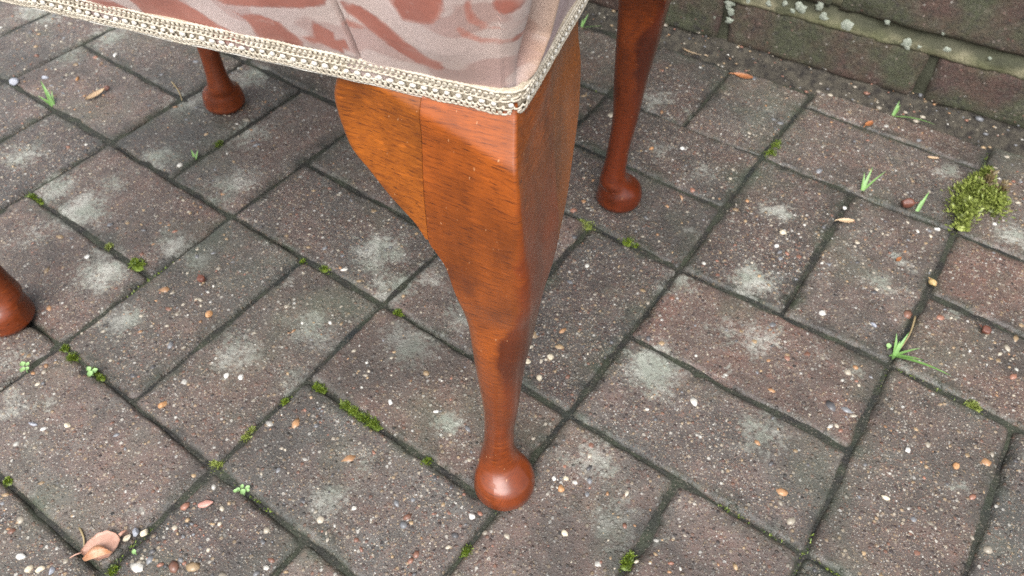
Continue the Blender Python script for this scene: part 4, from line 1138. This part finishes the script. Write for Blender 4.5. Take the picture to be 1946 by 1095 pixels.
pebble(1075, 909, 12, 'peb_cream', 'cream pebble right of the near foot, farther of two pale ones', .9)
pebble(1001, 687, 16, 'peb_cream', 'cream pebble just right of the shaft of the near leg', .8)
pebble(1046, 678, 14, 'peb_cream', 'round cream pebble farther right of the near leg shaft', .9)
pebble(1024, 718, 14, 'peb_cream', 'lower cream pebble right of the near leg shaft', .8)
pebble(1073, 1013, 16, 'peb_cream', 'cream stone below and right of the near foot', .7)
pebble(1725, 855, 14, 'peb_white', 'white pebble on the large block at lower right', .8)
pebble(1818, 885, 17, 'peb_orange', 'bright orange stone on the large block at lower right', .75)
pebble(1683, 945, 18, 'peb_cream', 'tan oval stone on the large block at lower right', .6)
pebble(1488, 442, 14, 'peb_cream', 'cream oval pebble on the block right of the back foot', .75)
pebble(1476, 467, 11, 'peb_white', 'white pebble below the cream oval one right of the back foot', .8)
pebble(1563, 595, 16, 'peb_white', 'white pebble at the lower edge of the block left of the grass tuft', .7)
pebble(1660, 617, 15, 'peb_grey', 'pale grey pebble near the joint above the spreading grass tuft', .6)
pebble(1781, 435, 12, 'peb_white', 'white pebble in front of the large moss clump', .8)
pebble(1605, 395, 9, 'peb_white', 'small white pebble above the pointed tan leaf', .9)
pebble(1890, 425, 9, 'peb_white', 'small white pebble right of the large moss clump', .9)
pebble(219, 105, 13, 'peb_white', 'white chip in front of the stool under the braid at upper left', .6)
pebble(147, 150, 15, 'peb_orange', 'yellow oblong stone at upper left above the tan leaf', .4)
pebble(85, 148, 16, 'peb_grey', 'blue-grey flat chip at upper left', .4)
pebble(397, 597, 17, 'peb_orange', 'orange square stone on the block behind the far-left foot', .8)
pebble(1238, 682 - 400, 12, 'peb_orange', 'orange pebble on the block behind the back right foot', .6)
pebble(1297, 282, 11, 'peb_white', 'white pebble on the block right of the back right leg', .9)
pebble(165, 483 + 5, 12, 'peb_white', 'small white pebble above the round moss cushion at left', .9)
pebble(1150, 45, 13, 'peb_grey', 'pale lilac pebble near the wall beside the braid', .8)

def seed(px, py, dia, mat, label, asp=.8, cap=True):
    c0 = at(px, py); r = np.linalg.norm(at(px + dia / 2, py) - c0); e = empty('seed', (c0[0], c0[1], 0)); e.rotation_euler = (0, 0, rng.uniform(0, 6)); tag(e, label, 'seed', 'fallen seeds')
    me = pebble_mesh(int(px), r, r * asp, r * .8); me.materials.append(MAT[mat]); o = link('husk', me, None, e); o.location = (0, 0, r * .7)
    if cap: stalk((r * .9, 0, r * .7), (r * 1.5, .0005, r * .9), r * .16, mat, e, 'stalk')
    return e
seed(1721, 393, 26, 'seed', 'dark brown pointed seed at the joint left of the large moss clump', .75)
seed(1870, 631, 20, 'seed', 'round brown seed on the block at the right edge', .9)
seed(384, 534, 18, 'seed', 'small reddish seed on the block left of the near leg', .8)
seed(1770, 541, 17, 'bud', 'pale bud at the joint corner below the large moss clump', .8)
seed(204, 171, 12, 'seed', 'dark bead at the tip of the narrow tan leaf', .8, False)

def seedling(px, py, leaves, label):
    c0 = at(px, py); e = empty('seedling', (c0[0], c0[1], -.003)); tag(e, label, 'seedling', 'seedlings in the joints')
    stalk((0, 0, 0), (0.0005, 0, .0055), .0006, 'seedling', e, 'stem')
    for k, (lx, ly, dia) in enumerate(leaves):
        d = at(lx, ly) - c0; r = np.linalg.norm(at(lx + dia / 2, ly) - at(lx, ly)); az = math.atan2(d[1], d[0])
        V, F = oval_leaf(8, 5, r * 2, r * 1.7, .10, .03, 1.0); o = obj('leaf', V, F, MAT['seedling'], e)
        o.location = (d[0], d[1], .0055 + .0008 * k); o.rotation_euler = (0, rng.uniform(-.2, .1), az)
    return e
seedling(51, 705, [(47, 697, 12), (57, 698, 9), (48, 710, 12), (58, 708, 8)], 'four-leaved seedling in the joint at far left')
seedling(176, 712, [(172, 706, 11), (184, 710, 12), (176, 717, 13)], 'three-leaved seedling on the small moss cushion at left')
seedling(463, 938, [(455, 935, 10), (463, 930, 9), (474, 933, 10), (466, 942, 13), (476, 940, 7), (452, 942, 8)], 'many-leaved seedling in the joint at lower left')
seedling(258, 1052, [(258, 1053, 10)], 'single yellow-green leaflet right of the fallen pink leaf')
seedling(1686, 663, [(1686, 662, 11)], 'yellow-green leaflet at the left of the spreading grass tuft')
